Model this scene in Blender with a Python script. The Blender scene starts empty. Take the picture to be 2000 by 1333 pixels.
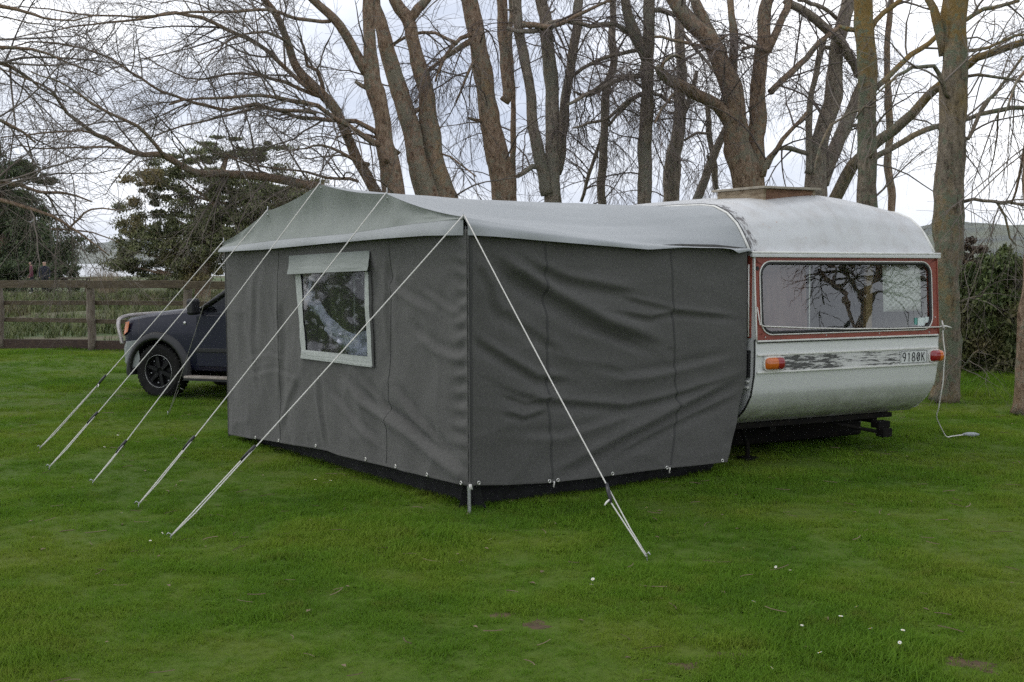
import bpy, bmesh, math, random
import numpy as np
from mathutils import Vector, Matrix

# ------------------------------------------------------------------ camera, sky, sun, exposure
S = bpy.context.scene
COL = S.collection
F_PX, H0, ROLL, CAM_Z = 2300.0, 510.0, math.radians(0.3), 1.7
TILT = math.atan((666.5 - H0) / F_PX)
FW = np.array([0, math.cos(TILT), -math.sin(TILT)])
UP0 = np.array([0, math.sin(TILT), math.cos(TILT)])
RT0 = np.array([1.0, 0, 0])
RT = RT0 * math.cos(ROLL) - UP0 * math.sin(ROLL)
UP = UP0 * math.cos(ROLL) + RT0 * math.sin(ROLL)
CAM = np.array([0, 0, CAM_Z])

cam_d = bpy.data.cameras.new('camera')
cam = bpy.data.objects.new('camera', cam_d)
COL.objects.link(cam)
cam_d.sensor_fit = 'HORIZONTAL'
cam_d.sensor_width = 36.0
cam_d.lens = F_PX / 2000.0 * 36.0
cam_d.clip_start = 0.05
cam_d.clip_end = 40000
M = Matrix(((RT[0], UP[0], -FW[0], 0), (RT[1], UP[1], -FW[1], 0), (RT[2], UP[2], -FW[2], CAM_Z), (0, 0, 0, 1)))
cam.matrix_world = M
S.camera = cam
S.render.resolution_x, S.render.resolution_y = 1024, 682

SUN_ELEV, SUN_AZ = math.radians(52), math.radians(-62)      # azimuth measured from +Y towards +X
world = bpy.data.worlds.new('World')
S.world = world
world.use_nodes = True
wn, wl = world.node_tree.nodes, world.node_tree.links
wn.clear()
w_out = wn.new('ShaderNodeOutputWorld')
w_bg = wn.new('ShaderNodeBackground')
w_bg.inputs['Strength'].default_value = 0.1
w_sky = wn.new('ShaderNodeTexSky')
w_sky.sky_type = 'NISHITA'
w_sky.sun_disc = False
w_sky.sun_elevation = SUN_ELEV
w_sky.sun_rotation = SUN_AZ
w_tc = wn.new('ShaderNodeTexCoord')
w_map = wn.new('ShaderNodeMapping')
w_map.inputs['Scale'].default_value = (1.0, 1.0, 2.6)
w_map.inputs['Location'].default_value = (0.6, 0.15, 0.3)
w_n = wn.new('ShaderNodeTexNoise')
w_n.inputs['Scale'].default_value = 2.2
w_n.inputs['Detail'].default_value = 6
w_n.inputs['Roughness'].default_value = 0.5
w_cr = wn.new('ShaderNodeValToRGB')
ce = w_cr.color_ramp.elements
ce[0].position = 0.38
ce[0].color = (5.6, 6.2, 7.6, 1)
ce[1].position = 0.64
ce[1].color = (14.0, 14.1, 14.4, 1)
w_mix = wn.new('ShaderNodeMix')
w_mix.data_type = 'RGBA'
w_mix.inputs['Factor'].default_value = 0.93
wl.new(w_tc.outputs['Generated'], w_map.inputs['Vector'])
wl.new(w_map.outputs[0], w_n.inputs['Vector'])
wl.new(w_n.outputs['Fac'], w_cr.inputs['Fac'])
wl.new(w_sky.outputs[0], w_mix.inputs['A'])
wl.new(w_cr.outputs[0], w_mix.inputs['B'])
wl.new(w_mix.outputs['Result'], w_bg.inputs['Color'])
wl.new(w_bg.outputs[0], w_out.inputs['Surface'])

sun_d = bpy.data.lights.new('sun', 'SUN')
sun_d.energy = 0.8
sun_d.angle = math.radians(25)
sun_d.color = (1.0, 0.96, 0.9)
sun = bpy.data.objects.new('sun', sun_d)
COL.objects.link(sun)
sd = Vector((math.sin(SUN_AZ) * math.cos(SUN_ELEV), math.cos(SUN_AZ) * math.cos(SUN_ELEV), math.sin(SUN_ELEV)))
sun.rotation_euler = sd.to_track_quat('Z', 'Y').to_euler()

vs = S.view_settings
vs.view_transform = 'Standard'
vs.look = 'None'
vs.exposure = 0.22
vs.gamma = 1.0
vs.use_curve_mapping = False
S.cycles.max_bounces = 8
S.cycles.transparent_max_bounces = 12
S.cycles.use_denoising = False           # all samples, no smoothing: weave, bark and blades stay crisp
S.cycles.use_adaptive_sampling = False
S.cycles.sample_clamp_indirect = 4.0
S.cycles.volume_bounces = 2

# ------------------------------------------------------------------ helpers
def ray(px, py):
    return FW + RT * (px - 1000) / F_PX + UP * (666.5 - py) / F_PX
def at(px, py, Y):
    d = ray(px, py)
    return CAM + d * (Y / d[1])
def gr(px, py, z=0.0):
    d = ray(px, py)
    return CAM + d * ((z - CAM_Z) / d[2])
def plane_hit(px, py, A, d):
    """ray against the vertical plane through A (xy) along d (xy): (distance along d, z)"""
    n = np.array([-d[1], d[0]])
    R = ray(px, py)
    t = ((np.asarray(A)[:2] - CAM[:2]) @ n) / (R[:2] @ n)
    P = CAM + R * t
    return float((P[:2] - np.asarray(A)[:2]) @ d), float(P[2])

def _hash(ix, iy, seed):
    n = (ix.astype(np.int64) * 374761393 + iy.astype(np.int64) * 668265263 + seed * 1442695041) & 0x7fffffff
    n = ((n ^ (n >> 13)) * 1274126177) & 0x7fffffff
    return ((n ^ (n >> 16)) & 0xffff) / 65535.0
def vnoise(x, y, seed=0):
    x, y = np.asarray(x, float), np.asarray(y, float)
    ix, iy = np.floor(x), np.floor(y)
    fx, fy = x - ix, y - iy
    fx, fy = fx * fx * (3 - 2 * fx), fy * fy * (3 - 2 * fy)
    a, b = _hash(ix, iy, seed), _hash(ix + 1, iy, seed)
    c, d = _hash(ix, iy + 1, seed), _hash(ix + 1, iy + 1, seed)
    return (a * (1 - fx) + b * fx) * (1 - fy) + (c * (1 - fx) + d * fx) * fy - 0.5
def fbm(x, y, seed=0, octv=4):
    t, a = 0, 1.0
    for o in range(octv):
        t = t + a * vnoise(np.asarray(x) * 2 ** o, np.asarray(y) * 2 ** o, seed + o)
        a *= 0.5
    return t

class MB:
    def __init__(s):
        s.v, s.f, s.n, s.mi = [], [], 0, []
    def add(s, verts, faces, mi=0):
        verts = np.asarray(verts, float).reshape(-1, 3)
        s.v.append(verts)
        for f in faces:
            s.f.append(tuple(int(i) + s.n for i in f))
        s.mi += [mi] * len(faces)
        s.n += len(verts)
        return s
    def box(s, c, size, ax=None, mi=0):
        c = np.asarray(c, float); h = np.asarray(size, float) / 2
        ax = np.eye(3) if ax is None else np.asarray(ax, float)
        vs_ = [c + ax[0] * h[0] * i + ax[1] * h[1] * j + ax[2] * h[2] * k for i in (-1, 1) for j in (-1, 1) for k in (-1, 1)]
        return s.add(vs_, [(0, 1, 3, 2), (4, 6, 7, 5), (0, 4, 5, 1), (2, 3, 7, 6), (0, 2, 6, 4), (1, 5, 7, 3)], mi)
    def bar(s, p0, p1, w, h, upv=(0, 0, 1), mi=0):
        p0, p1 = np.asarray(p0, float), np.asarray(p1, float)
        a = p1 - p0; L = np.linalg.norm(a); a /= L
        b = np.cross(np.asarray(upv, float), a); b /= np.linalg.norm(b)
        c = np.cross(a, b)
        return s.box((p0 + p1) / 2, (L, w, h), (a, b, c), mi)
    def tube(s, pts, rad, n=8, cap=True, mi=0, wob=0.0, seed=0):
        pts = np.asarray(pts, float); K = len(pts)
        rad = np.full(K, rad, float) if np.isscalar(rad) else np.asarray(rad, float)
        T = np.gradient(pts, axis=0); T /= np.linalg.norm(T, axis=1)[:, None] + 1e-12
        ref = np.array([0, 0, 1.0]) if abs(T[0][2]) < 0.9 else np.array([1.0, 0, 0])
        u = np.cross(T[0], ref); u /= np.linalg.norm(u)
        ang = np.arange(n) * 2 * math.pi / n
        V = np.zeros((K, n, 3))
        for k in range(K):
            u = u - T[k] * (u @ T[k]); u /= np.linalg.norm(u)
            w = np.cross(T[k], u)
            r = rad[k] * np.ones(n)
            if wob:
                r = r * (1 + wob * fbm(ang * 1.6 + 7 * seed, np.full(n, k * 0.35), seed, 3) * 2)
            V[k] = pts[k] + (np.cos(ang) * r)[:, None] * u + (np.sin(ang) * r)[:, None] * w
        fs = [(k * n + i, k * n + (i + 1) % n, (k + 1) * n + (i + 1) % n, (k + 1) * n + i) for k in range(K - 1) for i in range(n)]
        if cap:
            fs += [tuple(range(n))[::-1], tuple((K - 1) * n + i for i in range(n))]
        return s.add(V.reshape(-1, 3), fs, mi)
    def grid(s, P, mi=0, closed_u=False):
        P = np.asarray(P, float); a, b = P.shape[:2]
        fs = [(i * b + j, i * b + j + 1, (i + 1) * b + j + 1, (i + 1) * b + j) for i in range(a - 1) for j in range(b - 1)]
        if closed_u:
            fs += [((a - 1) * b + j, (a - 1) * b + j + 1, j + 1, j) for j in range(b - 1)]
        return s.add(P.reshape(-1, 3), fs, mi)
    def lathe(s, prof, n=32, axis='y', c=(0, 0, 0), mi=0):
        a = np.arange(n) * 2 * math.pi / n
        P = []
        for k in range(n):
            for (r, h) in prof:
                if axis == 'y': P.append((r * math.cos(a[k]), h, r * math.sin(a[k])))
                else: P.append((r * math.cos(a[k]), r * math.sin(a[k]), h))
        P = np.array(P).reshape(n, len(prof), 3) + np.asarray(c, float)
        return s.grid(P, mi, closed_u=True)
    def prism(s, poly, h0, h1, axes, mi=0):
        """poly in 2D extruded; axes = (origin, ex, ey, en)"""
        o, ex, ey, en = [np.asarray(q, float) for q in axes]
        n = len(poly)
        V = [o + ex * x + ey * y + en * hh for hh in (h0, h1) for (x, y) in poly]
        fs = [tuple(range(n))[::-1], tuple(range(n, 2 * n))] + [(i, (i + 1) % n, n + (i + 1) % n, n + i) for i in range(n)]
        return s.add(V, fs, mi)
    def build(s, name, mats, parent=None, smooth=False, bevel=0.0, local=False, thick=0.0, recalc=True, autos=None, bseg=2):
        me = bpy.data.meshes.new(name)
        V = np.concatenate(s.v) if s.v else np.zeros((0, 3))
        if parent is not None and not local:
            V = V - np.array(parent.location)
        me.from_pydata(V.tolist(), [], s.f)
        mats = mats if isinstance(mats, (list, tuple)) else [mats]
        for m in mats: me.materials.append(m)
        if len(mats) > 1: me.polygons.foreach_set('material_index', s.mi)
        if recalc:
            bm = bmesh.new(); bm.from_mesh(me)
            bmesh.ops.recalc_face_normals(bm, faces=bm.faces)
            bm.to_mesh(me); bm.free()
        if smooth:
            me.polygons.foreach_set('use_smooth', [True] * len(me.polygons))
            if autos:
                me.set_sharp_from_angle(angle=math.radians(autos))
        me.update()
        o = bpy.data.objects.new(name, me)
        COL.objects.link(o)
        if parent is not None: o.parent = parent
        if thick:
            md = o.modifiers.new('thick', 'SOLIDIFY'); md.thickness = thick; md.offset = 0
        if bevel:
            md = o.modifiers.new('bevel', 'BEVEL'); md.width = bevel; md.segments = bseg; md.limit_method = 'ANGLE'
        return o

def tag(o, label=None, cat=None, group=None, kind=None):
    if label: o['label'] = label
    if cat: o['category'] = cat
    if group: o['group'] = group
    if kind: o['kind'] = kind
    return o
def empty(name, loc, rot=(0, 0, 0)):
    o = bpy.data.objects.new(name, None)
    o.location = [float(q) for q in loc]; o.rotation_euler = rot
    o.empty_display_size = 0.2
    COL.objects.link(o)
    return o
def fast_mesh(name, V, Fq, mat, parent=None, smooth=True):
    """numpy mesh of equal-sized faces"""
    me = bpy.data.meshes.new(name)
    if parent is not None: V = V - np.array(parent.location)
    nv, nf, k = len(V), len(Fq), Fq.shape[1]
    me.vertices.add(nv); me.vertices.foreach_set('co', np.ascontiguousarray(V, dtype=np.float32).ravel())
    me.loops.add(nf * k); me.loops.foreach_set('vertex_index', np.ascontiguousarray(Fq, dtype=np.int32).ravel())
    me.polygons.add(nf); me.polygons.foreach_set('loop_start', np.arange(0, nf * k, k, dtype=np.int32))
    me.polygons.foreach_set('use_smooth', np.full(nf, smooth))
    me.materials.append(mat)
    me.update(calc_edges=True)
    o = bpy.data.objects.new(name, me); COL.objects.link(o)
    if parent is not None: o.parent = parent
    return o

# ------------------------------------------------------------------ materials
def new_mat(name):
    m = bpy.data.materials.new(name); m.use_nodes = True
    nt = m.node_tree
    b = nt.nodes['Principled BSDF']
    return m, nt.nodes, nt.links, b
def rgb(c): return (c[0], c[1], c[2], 1.0)
def noise_node(N, L, vec, scale, detail=4, rough=0.55, stretch=None):
    n = N.new('ShaderNodeTexNoise')
    n.inputs['Scale'].default_value = scale; n.inputs['Detail'].default_value = detail; n.inputs['Roughness'].default_value = rough
    if stretch:
        mp = N.new('ShaderNodeMapping'); mp.inputs['Scale'].default_value = stretch
        L.new(vec, mp.inputs['Vector']); vec = mp.outputs[0]
    L.new(vec, n.inputs['Vector'])
    return n.outputs['Fac']
def ramp(N, L, fac, stops):
    r = N.new('ShaderNodeValToRGB'); e = r.color_ramp.elements
    while len(e) < len(stops): e.new(0.5)
    for el, (p, c) in zip(e, stops):
        el.position = p; el.color = rgb(c)
    L.new(fac, r.inputs['Fac'])
    return r.outputs['Color']
def mixc(N, L, fac, a, b, mode='MIX'):
    m = N.new('ShaderNodeMix'); m.data_type = 'RGBA'; m.blend_type = mode
    for sock, val in (('Factor', fac), ('A', a), ('B', b)):
        if isinstance(val, (int, float)): m.inputs[sock].default_value = val
        elif isinstance(val, tuple): m.inputs[sock].default_value = rgb(val)
        else: L.new(val, m.inputs[sock])
    return m.outputs['Result']
def bump(N, L, b, h, strength=0.3, dist=0.01):
    bp = N.new('ShaderNodeBump'); bp.inputs['Strength'].default_value = strength; bp.inputs['Distance'].default_value = dist
    L.new(h, bp.inputs['Height']); L.new(bp.outputs[0], b.inputs['Normal'])
def surf(name, c1, c2=None, scale=5, rough=0.6, bstr=0.0, bscale=60, stretch=None, metal=0.0, spec=0.5, detail=4, lo=0.35, hi=0.65, bdist=0.004, coords='Object', c3=None):
    m, N, L, b = new_mat(name)
    tc = N.new('ShaderNodeTexCoord').outputs[coords] if coords != 'Position' else N.new('ShaderNodeNewGeometry').outputs['Position']
    if c2 is None:
        b.inputs['Base Color'].default_value = rgb(c1)
    else:
        st = [(lo, c1), (hi, c2)] + ([(min(hi + 0.12, 1.0), c3)] if c3 else [])
        L.new(ramp(N, L, noise_node(N, L, tc, scale, detail, stretch=stretch), st), b.inputs['Base Color'])
    b.inputs['Roughness'].default_value = rough
    b.inputs['Metallic'].default_value = metal
    b.inputs['Specular IOR Level'].default_value = spec
    if bstr: bump(N, L, b, noise_node(N, L, tc, bscale, 3, stretch=stretch), bstr, bdist)
    return m

# canvas: weave relief, faint blotches and a grubby lower edge of its own shape
def canvas(name, c, dirt, wscale=420, grain=0.7):
    m, N, L, b = new_mat(name)
    pos = N.new('ShaderNodeNewGeometry').outputs['Position']
    blot = noise_node(N, L, pos, 1.1, 6, 0.6)
    fine = noise_node(N, L, pos, 60, 4, 0.75)
    c1 = mixc(N, L, blot, tuple(x * 0.80 for x in c), tuple(x * 1.16 for x in c))
    c2 = mixc(N, L, ramp(N, L, fine, [(0.35, (0, 0, 0)), (0.65, (grain, grain, grain))]), c1, tuple(x * 1.4 for x in c))
    mm = N.new('ShaderNodeMath'); mm.operation = 'MULTIPLY'; mm.inputs[1].default_value = 0.5
    L.new(noise_node(N, L, pos, 3.5, 8, 0.7), mm.inputs[0])
    pw = N.new('ShaderNodeMath'); pw.operation = 'POWER'; pw.inputs[1].default_value = 2.2
    L.new(mm.outputs[0], pw.inputs[0])
    L.new(mixc(N, L, pw.outputs[0], c2, dirt), b.inputs['Base Color'])
    b.inputs['Roughness'].default_value = 0.82
    b.inputs['Specular IOR Level'].default_value = 0.25
    b.inputs['Sheen Weight'].default_value = 0.15
    h = N.new('ShaderNodeMath'); h.operation = 'ADD'
    L.new(noise_node(N, L, pos, wscale, 2, 0.5), h.inputs[0]); L.new(noise_node(N, L, pos, 26, 5, 0.6), h.inputs[1])
    bump(N, L, b, h.outputs[0], 0.35, 0.006)
    return m
M_CANV = canvas('charcoal_canvas', (0.066, 0.065, 0.060), (0.11, 0.106, 0.092), grain=1.0)
M_ROOFC = canvas('silver_grey_canvas', (0.315, 0.33, 0.332), (0.24, 0.25, 0.23), grain=0.12)
M_GABLE = canvas('grey_green_canvas', (0.235, 0.255, 0.235), (0.18, 0.19, 0.16), grain=0.2)
M_SEAM = surf('seam_cloth', (0.046, 0.046, 0.043), rough=0.85)
M_ROPE = surf('white_cord', (0.72, 0.70, 0.66), (0.60, 0.58, 0.52), 120, 0.75, 0.6, 300)
M_CORD = surf('grey_cord', (0.34, 0.33, 0.30), (0.26, 0.25, 0.22), 120, 0.75)
M_BLACKP = surf('black_plastic', (0.012, 0.012, 0.013), rough=0.42)
M_STEEL = surf('galvanised_steel', (0.46, 0.47, 0.47), (0.36, 0.37, 0.37), 40, 0.38, metal=0.8)
M_BRASS = surf('eyelet_metal', (0.70, 0.69, 0.64), rough=0.35, metal=0.7)
M_WHITE = surf('aged_white_enamel', (0.52, 0.53, 0.51), (0.61, 0.62, 0.61), 3.0, 0.33, 0.05, 9, c3=(0.64, 0.65, 0.645))
M_TRIM = surf('white_trim', (0.70, 0.70, 0.66), (0.58, 0.575, 0.53), 14, 0.4)
M_CHROME = surf('dull_alloy', (0.62, 0.62, 0.60), (0.48, 0.48, 0.46), 20, 0.3, metal=0.6)
M_RUBBER = surf('black_rubber', (0.012, 0.012, 0.012), rough=0.55)
M_TYRE = surf('tyre_rubber', (0.009, 0.009, 0.009), (0.018, 0.017, 0.015), 9, 0.85, 0.2, 60, spec=0.2)
M_CHASSIS = surf('chassis_black', (0.004, 0.004, 0.004), (0.011, 0.009, 0.007), 14, 0.85, 0.3, 40, spec=0.15)

def roof_paint():
    m, N, L, b = new_mat('weathered_roof_paint')
    tc = N.new('ShaderNodeTexCoord').outputs['Object']
    base = mixc(N, L, noise_node(N, L, tc, 2.2, 5), (0.46, 0.468, 0.46), (0.58, 0.588, 0.585))
    streak = noise_node(N, L, tc, 5.0, 6, 0.65, stretch=(1.0, 0.25, 1.0))
    f = ramp(N, L, streak, [(0.45, (0, 0, 0)), (0.75, (0.62, 0.62, 0.62))])
    c = mixc(N, L, f, base, (0.36, 0.335, 0.305))
    chip = ramp(N, L, noise_node(N, L, tc, 22, 6, 0.7), [(0.66, (0, 0, 0)), (0.70, (1, 1, 1))])
    c = mixc(N, L, chip, c, (0.42, 0.28, 0.20))
    sp = N.new('ShaderNodeSeparateXYZ'); L.new(tc, sp.inputs[0])
    m1 = N.new('ShaderNodeMapRange'); m1.inputs[1].default_value = 0.30; m1.inputs[2].default_value = 0.06; L.new(sp.outputs['X'], m1.inputs[0])
    scf = noise_node(N, L, tc, 26, 6, 0.75, stretch=(1.4, 0.35, 0.35))
    m2 = N.new('ShaderNodeMath'); m2.operation = 'MULTIPLY'; L.new(m1.outputs[0], m2.inputs[0]); L.new(scf, m2.inputs[1])
    c = mixc(N, L, ramp(N, L, m2.outputs[0], [(0.44, (0, 0, 0)), (0.52, (0.9, 0.9, 0.9))]), c, (0.06, 0.05, 0.045))
    L.new(c, b.inputs['Base Color'])
    b.inputs['Roughness'].default_value = 0.42
    bump(N, L, b, noise_node(N, L, tc, 3.5, 3), 0.25, 0.02)
    return m
M_ROOFP = roof_paint()
def lower_paint():
    m, N, L, b = new_mat('dull_lower_enamel')
    tc = N.new('ShaderNodeTexCoord').outputs['Object']
    base = mixc(N, L, noise_node(N, L, tc, 1.6, 5), (0.56, 0.572, 0.548), (0.63, 0.64, 0.622))
    sep = N.new('ShaderNodeSeparateXYZ'); L.new(tc, sep.inputs[0])
    mr = N.new('ShaderNodeMapRange'); mr.inputs[1].default_value = 0.74; mr.inputs[2].default_value = 0.36
    L.new(sep.outputs['Z'], mr.inputs[0])
    mu = N.new('ShaderNodeMath'); mu.operation = 'MULTIPLY'
    L.new(mr.outputs[0], mu.inputs[0]); L.new(noise_node(N, L, tc, 7, 7, 0.7), mu.inputs[1])
    f = ramp(N, L, mu.outputs[0], [(0.12, (0, 0, 0)), (0.55, (0.85, 0.85, 0.85))])
    c = mixc(N, L, f, base, (0.20, 0.21, 0.13))           # splashed mud and algae film
    sc = ramp(N, L, noise_node(N, L, tc, 30, 4, 0.7, stretch=(0.3, 1, 1.6)), [(0.70, (0, 0, 0)), (0.74, (0.6, 0.6, 0.6))])
    c = mixc(N, L, sc, c, (0.36, 0.37, 0.36))
    L.new(c, b.inputs['Base Color'])
    b.inputs['Roughness'].default_value = 0.36
    bump(N, L, b, noise_node(N, L, tc, 2.5, 2), 0.2, 0.02)
    return m
M_LOWER = lower_paint()
M_RED = surf('brick_red_enamel', (0.185, 0.038, 0.024), (0.255, 0.058, 0.034), 7, 0.45, 0.08, 30)
def corroded():
    m, N, L, b = new_mat('corroded_alloy_strip')
    tc = N.new('ShaderNodeTexCoord').outputs['Object']
    n1 = noise_node(N, L, tc, 6.0, 9, 0.74, stretch=(1.0, 1, 9.0))
    n2 = noise_node(N, L, tc, 1.4, 3, 0.5, stretch=(1.0, 1, 1.0))
    ad = N.new('ShaderNodeMath'); ad.operation = 'MULTIPLY_ADD'; ad.inputs[1].default_value = 0.55
    L.new(n2, ad.inputs[0]); L.new(n1, ad.inputs[2])
    L.new(ramp(N, L, ad.outputs[0], [(0.60, (0.60, 0.60, 0.58)), (0.755, (0.50, 0.50, 0.48)), (0.80, (0.03, 0.03, 0.03)), (1.0, (0.16, 0.16, 0.155))]), b.inputs['Base Color'])
    b.inputs['Roughness'].default_value = 0.5
    bump(N, L, b, n1, 0.5, 0.004)
    return m
M_CORR = corroded()

def glassy(name, tint, refl=0.06, rough=0.03, wav=0.0, wscale=6, haze=0.0, hcol=(0.5, 0.5, 0.52)):
    m, N, L, b = new_mat(name)
    N.remove(b)
    out = N['Material Output']
    tr = N.new('ShaderNodeBsdfTransparent'); tr.inputs[0].default_value = rgb(tint)
    gl = N.new('ShaderNodeBsdfGlossy'); gl.inputs['Roughness'].default_value = rough; gl.inputs[0].default_value = (1, 1, 1, 1)
    lw = N.new('ShaderNodeLayerWeight'); lw.inputs['Blend'].default_value = 0.5
    pw = N.new('ShaderNodeMath'); pw.operation = 'POWER'; pw.inputs[1].default_value = 4.0
    L.new(lw.outputs['Facing'], pw.inputs[0])
    ad = N.new('ShaderNodeMath'); ad.operation = 'MULTIPLY_ADD'; ad.inputs[1].default_value = 0.85; ad.inputs[2].default_value = refl
    L.new(pw.outputs[0], ad.inputs[0])
    tc = N.new('ShaderNodeTexCoord').outputs['Object']
    if wav:
        bp = N.new('ShaderNodeBump'); bp.inputs['Strength'].default_value = wav; bp.inputs['Distance'].default_value = 0.03
        L.new(noise_node(N, L, tc, wscale, 3, 0.5), bp.inputs['Height'])
        L.new(bp.outputs[0], gl.inputs['Normal'])
    mx = N.new('ShaderNodeMixShader')
    L.new(ad.outputs[0], mx.inputs[0]); L.new(tr.outputs[0], mx.inputs[1]); L.new(gl.outputs[0], mx.inputs[2])
    res = mx.outputs[0]
    if haze:
        df = N.new('ShaderNodeBsdfDiffuse'); df.inputs[0].default_value = rgb(hcol)
        mh = N.new('ShaderNodeMixShader'); 
        f = ramp(N, L, noise_node(N, L, tc, 8, 8, 0.62, stretch=(1.0, 1.0, 2.2)), [(0.57, (0.03,) * 3), (0.64, (haze,) * 3), (0.68, (0.05,) * 3)])
        L.new(f, mh.inputs[0]); L.new(res, mh.inputs[1]); L.new(df.outputs[0], mh.inputs[2])
        res = mh.outputs[0]
    L.new(res, out.inputs['Surface'])
    return m
M_GLASS = glassy('caravan_window_glass', (0.74, 0.78, 0.75), 0.115, 0.01, 0.03, 2.0)
M_CARGL = glassy('tinted_car_glass', (0.22, 0.24, 0.24), 0.03, 0.01)
M_VINYL = glassy('crinkled_clear_vinyl', (0.66, 0.69, 0.72), 0.018, 0.08, 0.12, 5.0, 0.26, (0.62, 0.63, 0.68))

def bark(name, c1, c2, lich, lam=0.5, scale=1.0, lich2=None, l2=0.5):
    m, N, L, b = new_mat(name)
    pos = N.new('ShaderNodeNewGeometry').outputs['Position']
    n1 = noise_node(N, L, pos, 21 * scale, 9, 0.76, stretch=(1, 1, 0.42))
    base = ramp(N, L, n1, [(0.36, tuple(x * 0.32 for x in c1)), (0.46, c1), (0.56, tuple(0.6 * x + 0.4 * y for x, y in zip(c1, c2))), (0.66, c2)])
    nl = noise_node(N, L, pos, 1.5, 7, 0.72, stretch=(1, 1, 0.6))
    f = ramp(N, L, nl, [(0.62 - 0.22 * lam, (0, 0, 0)), (0.80 - 0.22 * lam, (0.7, 0.7, 0.7))])
    c = mixc(N, L, f, base, lich)
    c = mixc(N, L, ramp(N, L, n1, [(0.37, (0.8, 0.8, 0.8)), (0.45, (0, 0, 0))]), c, tuple(x * 0.4 for x in c1))
    if l2 != 0.5 or lam == 0.5:
        spz = N.new('ShaderNodeSeparateXYZ'); L.new(pos, spz.inputs[0])
        mz = N.new('ShaderNodeMapRange'); mz.inputs[1].default_value = 3.0; mz.inputs[2].default_value = 4.6; L.new(spz.outputs['Z'], mz.inputs[0])
        mq = N.new('ShaderNodeMath'); mq.operation = 'MULTIPLY'; L.new(mz.outputs[0], mq.inputs[0]); L.new(noise_node(N, L, pos, 4, 7, 0.7), mq.inputs[1])
        c = mixc(N, L, ramp(N, L, mq.outputs[0], [(0.30, (0, 0, 0)), (0.50, (0.8, 0.8, 0.8))]), c, (0.27, 0.17, 0.045))
    if lich2:
        n3 = noise_node(N, L, pos, 9, 9, 0.8)
        n4 = noise_node(N, L, pos, 1.1, 3, 0.5)
        mu = N.new('ShaderNodeMath'); mu.operation = 'MULTIPLY_ADD'; mu.inputs[1].default_value = 0.45
        L.new(n4, mu.inputs[0]); L.new(n3, mu.inputs[2])
        f2 = ramp(N, L, mu.outputs[0], [(0.84 - 0.2 * l2, (0, 0, 0)), (0.90 - 0.2 * l2, (0.85, 0.85, 0.85))])
        c = mixc(N, L, f2, c, lich2)
    L.new(c, b.inputs['Base Color'])
    b.inputs['Roughness'].default_value = 0.9
    b.inputs['Specular IOR Level'].default_value = 0.2
    bump(N, L, b, n1, 1.0, 0.05)
    return m
M_BARK = bark('brown_grey_bark', (0.255, 0.170, 0.114), (0.46, 0.35, 0.26), (0.34, 0.24, 0.13), 0.4, 1.0, (0.25, 0.235, 0.175))
M_BARK_G = bark('grey_bark', (0.245, 0.198, 0.155), (0.46, 0.39, 0.32), (0.33, 0.295, 0.20), 0.35, 1.0, (0.25, 0.24, 0.195))
M_BARK_L = bark('lichened_bark', (0.185, 0.150, 0.112), (0.35, 0.29, 0.22), (0.29, 0.20, 0.07), 0.5, 0.8, (0.165, 0.19, 0.13), 0.5)
M_TWIG = surf('twig_bark', (0.11, 0.09, 0.077), (0.21, 0.175, 0.145), 1.3, 0.85, coords='Position')
M_TWIG_P = surf('purple_brown_twig_bark', (0.095, 0.075, 0.068), (0.17, 0.135, 0.118), 1.3, 0.85, coords='Position')

def leafmat(name, dark, light, brown=None, scale=0.6):
    m, N, L, b = new_mat(name)
    g = N.new('ShaderNodeNewGeometry')
    c = mixc(N, L, g.outputs['Random Per Island'], dark, light)
    if brown:
        f = ramp(N, L, noise_node(N, L, g.outputs['Position'], scale, 4), [(0.50, (0, 0, 0)), (0.62, (0.8, 0.8, 0.8))])
        c = mixc(N, L, f, c, brown)
    L.new(c, b.inputs['Base Color'])
    b.inputs['Roughness'].default_value = 0.6
    b.inputs['Specular IOR Level'].default_value = 0.3
    return m
M_FIR = leafmat('dark_conifer_needles', (0.044, 0.056, 0.024), (0.20, 0.21, 0.09), (0.21, 0.15, 0.06), 0.22)
M_FIR2 = leafmat('deep_green_conifer', (0.022, 0.035, 0.015), (0.10, 0.13, 0.055), (0.11, 0.085, 0.04), 0.15)
M_BUSH = leafmat('dark_bush_leaves', (0.026, 0.045, 0.013), (0.13, 0.165, 0.05), (0.14, 0.105, 0.05), 0.6)
M_REED = leafmat('dry_stalks', (0.16, 0.12, 0.08), (0.26, 0.20, 0.13))
M_SCRUB = leafmat('rough_paddock_blades', (0.048, 0.075, 0.020), (0.15, 0.175, 0.055), (0.14, 0.108, 0.058), 0.35)

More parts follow.
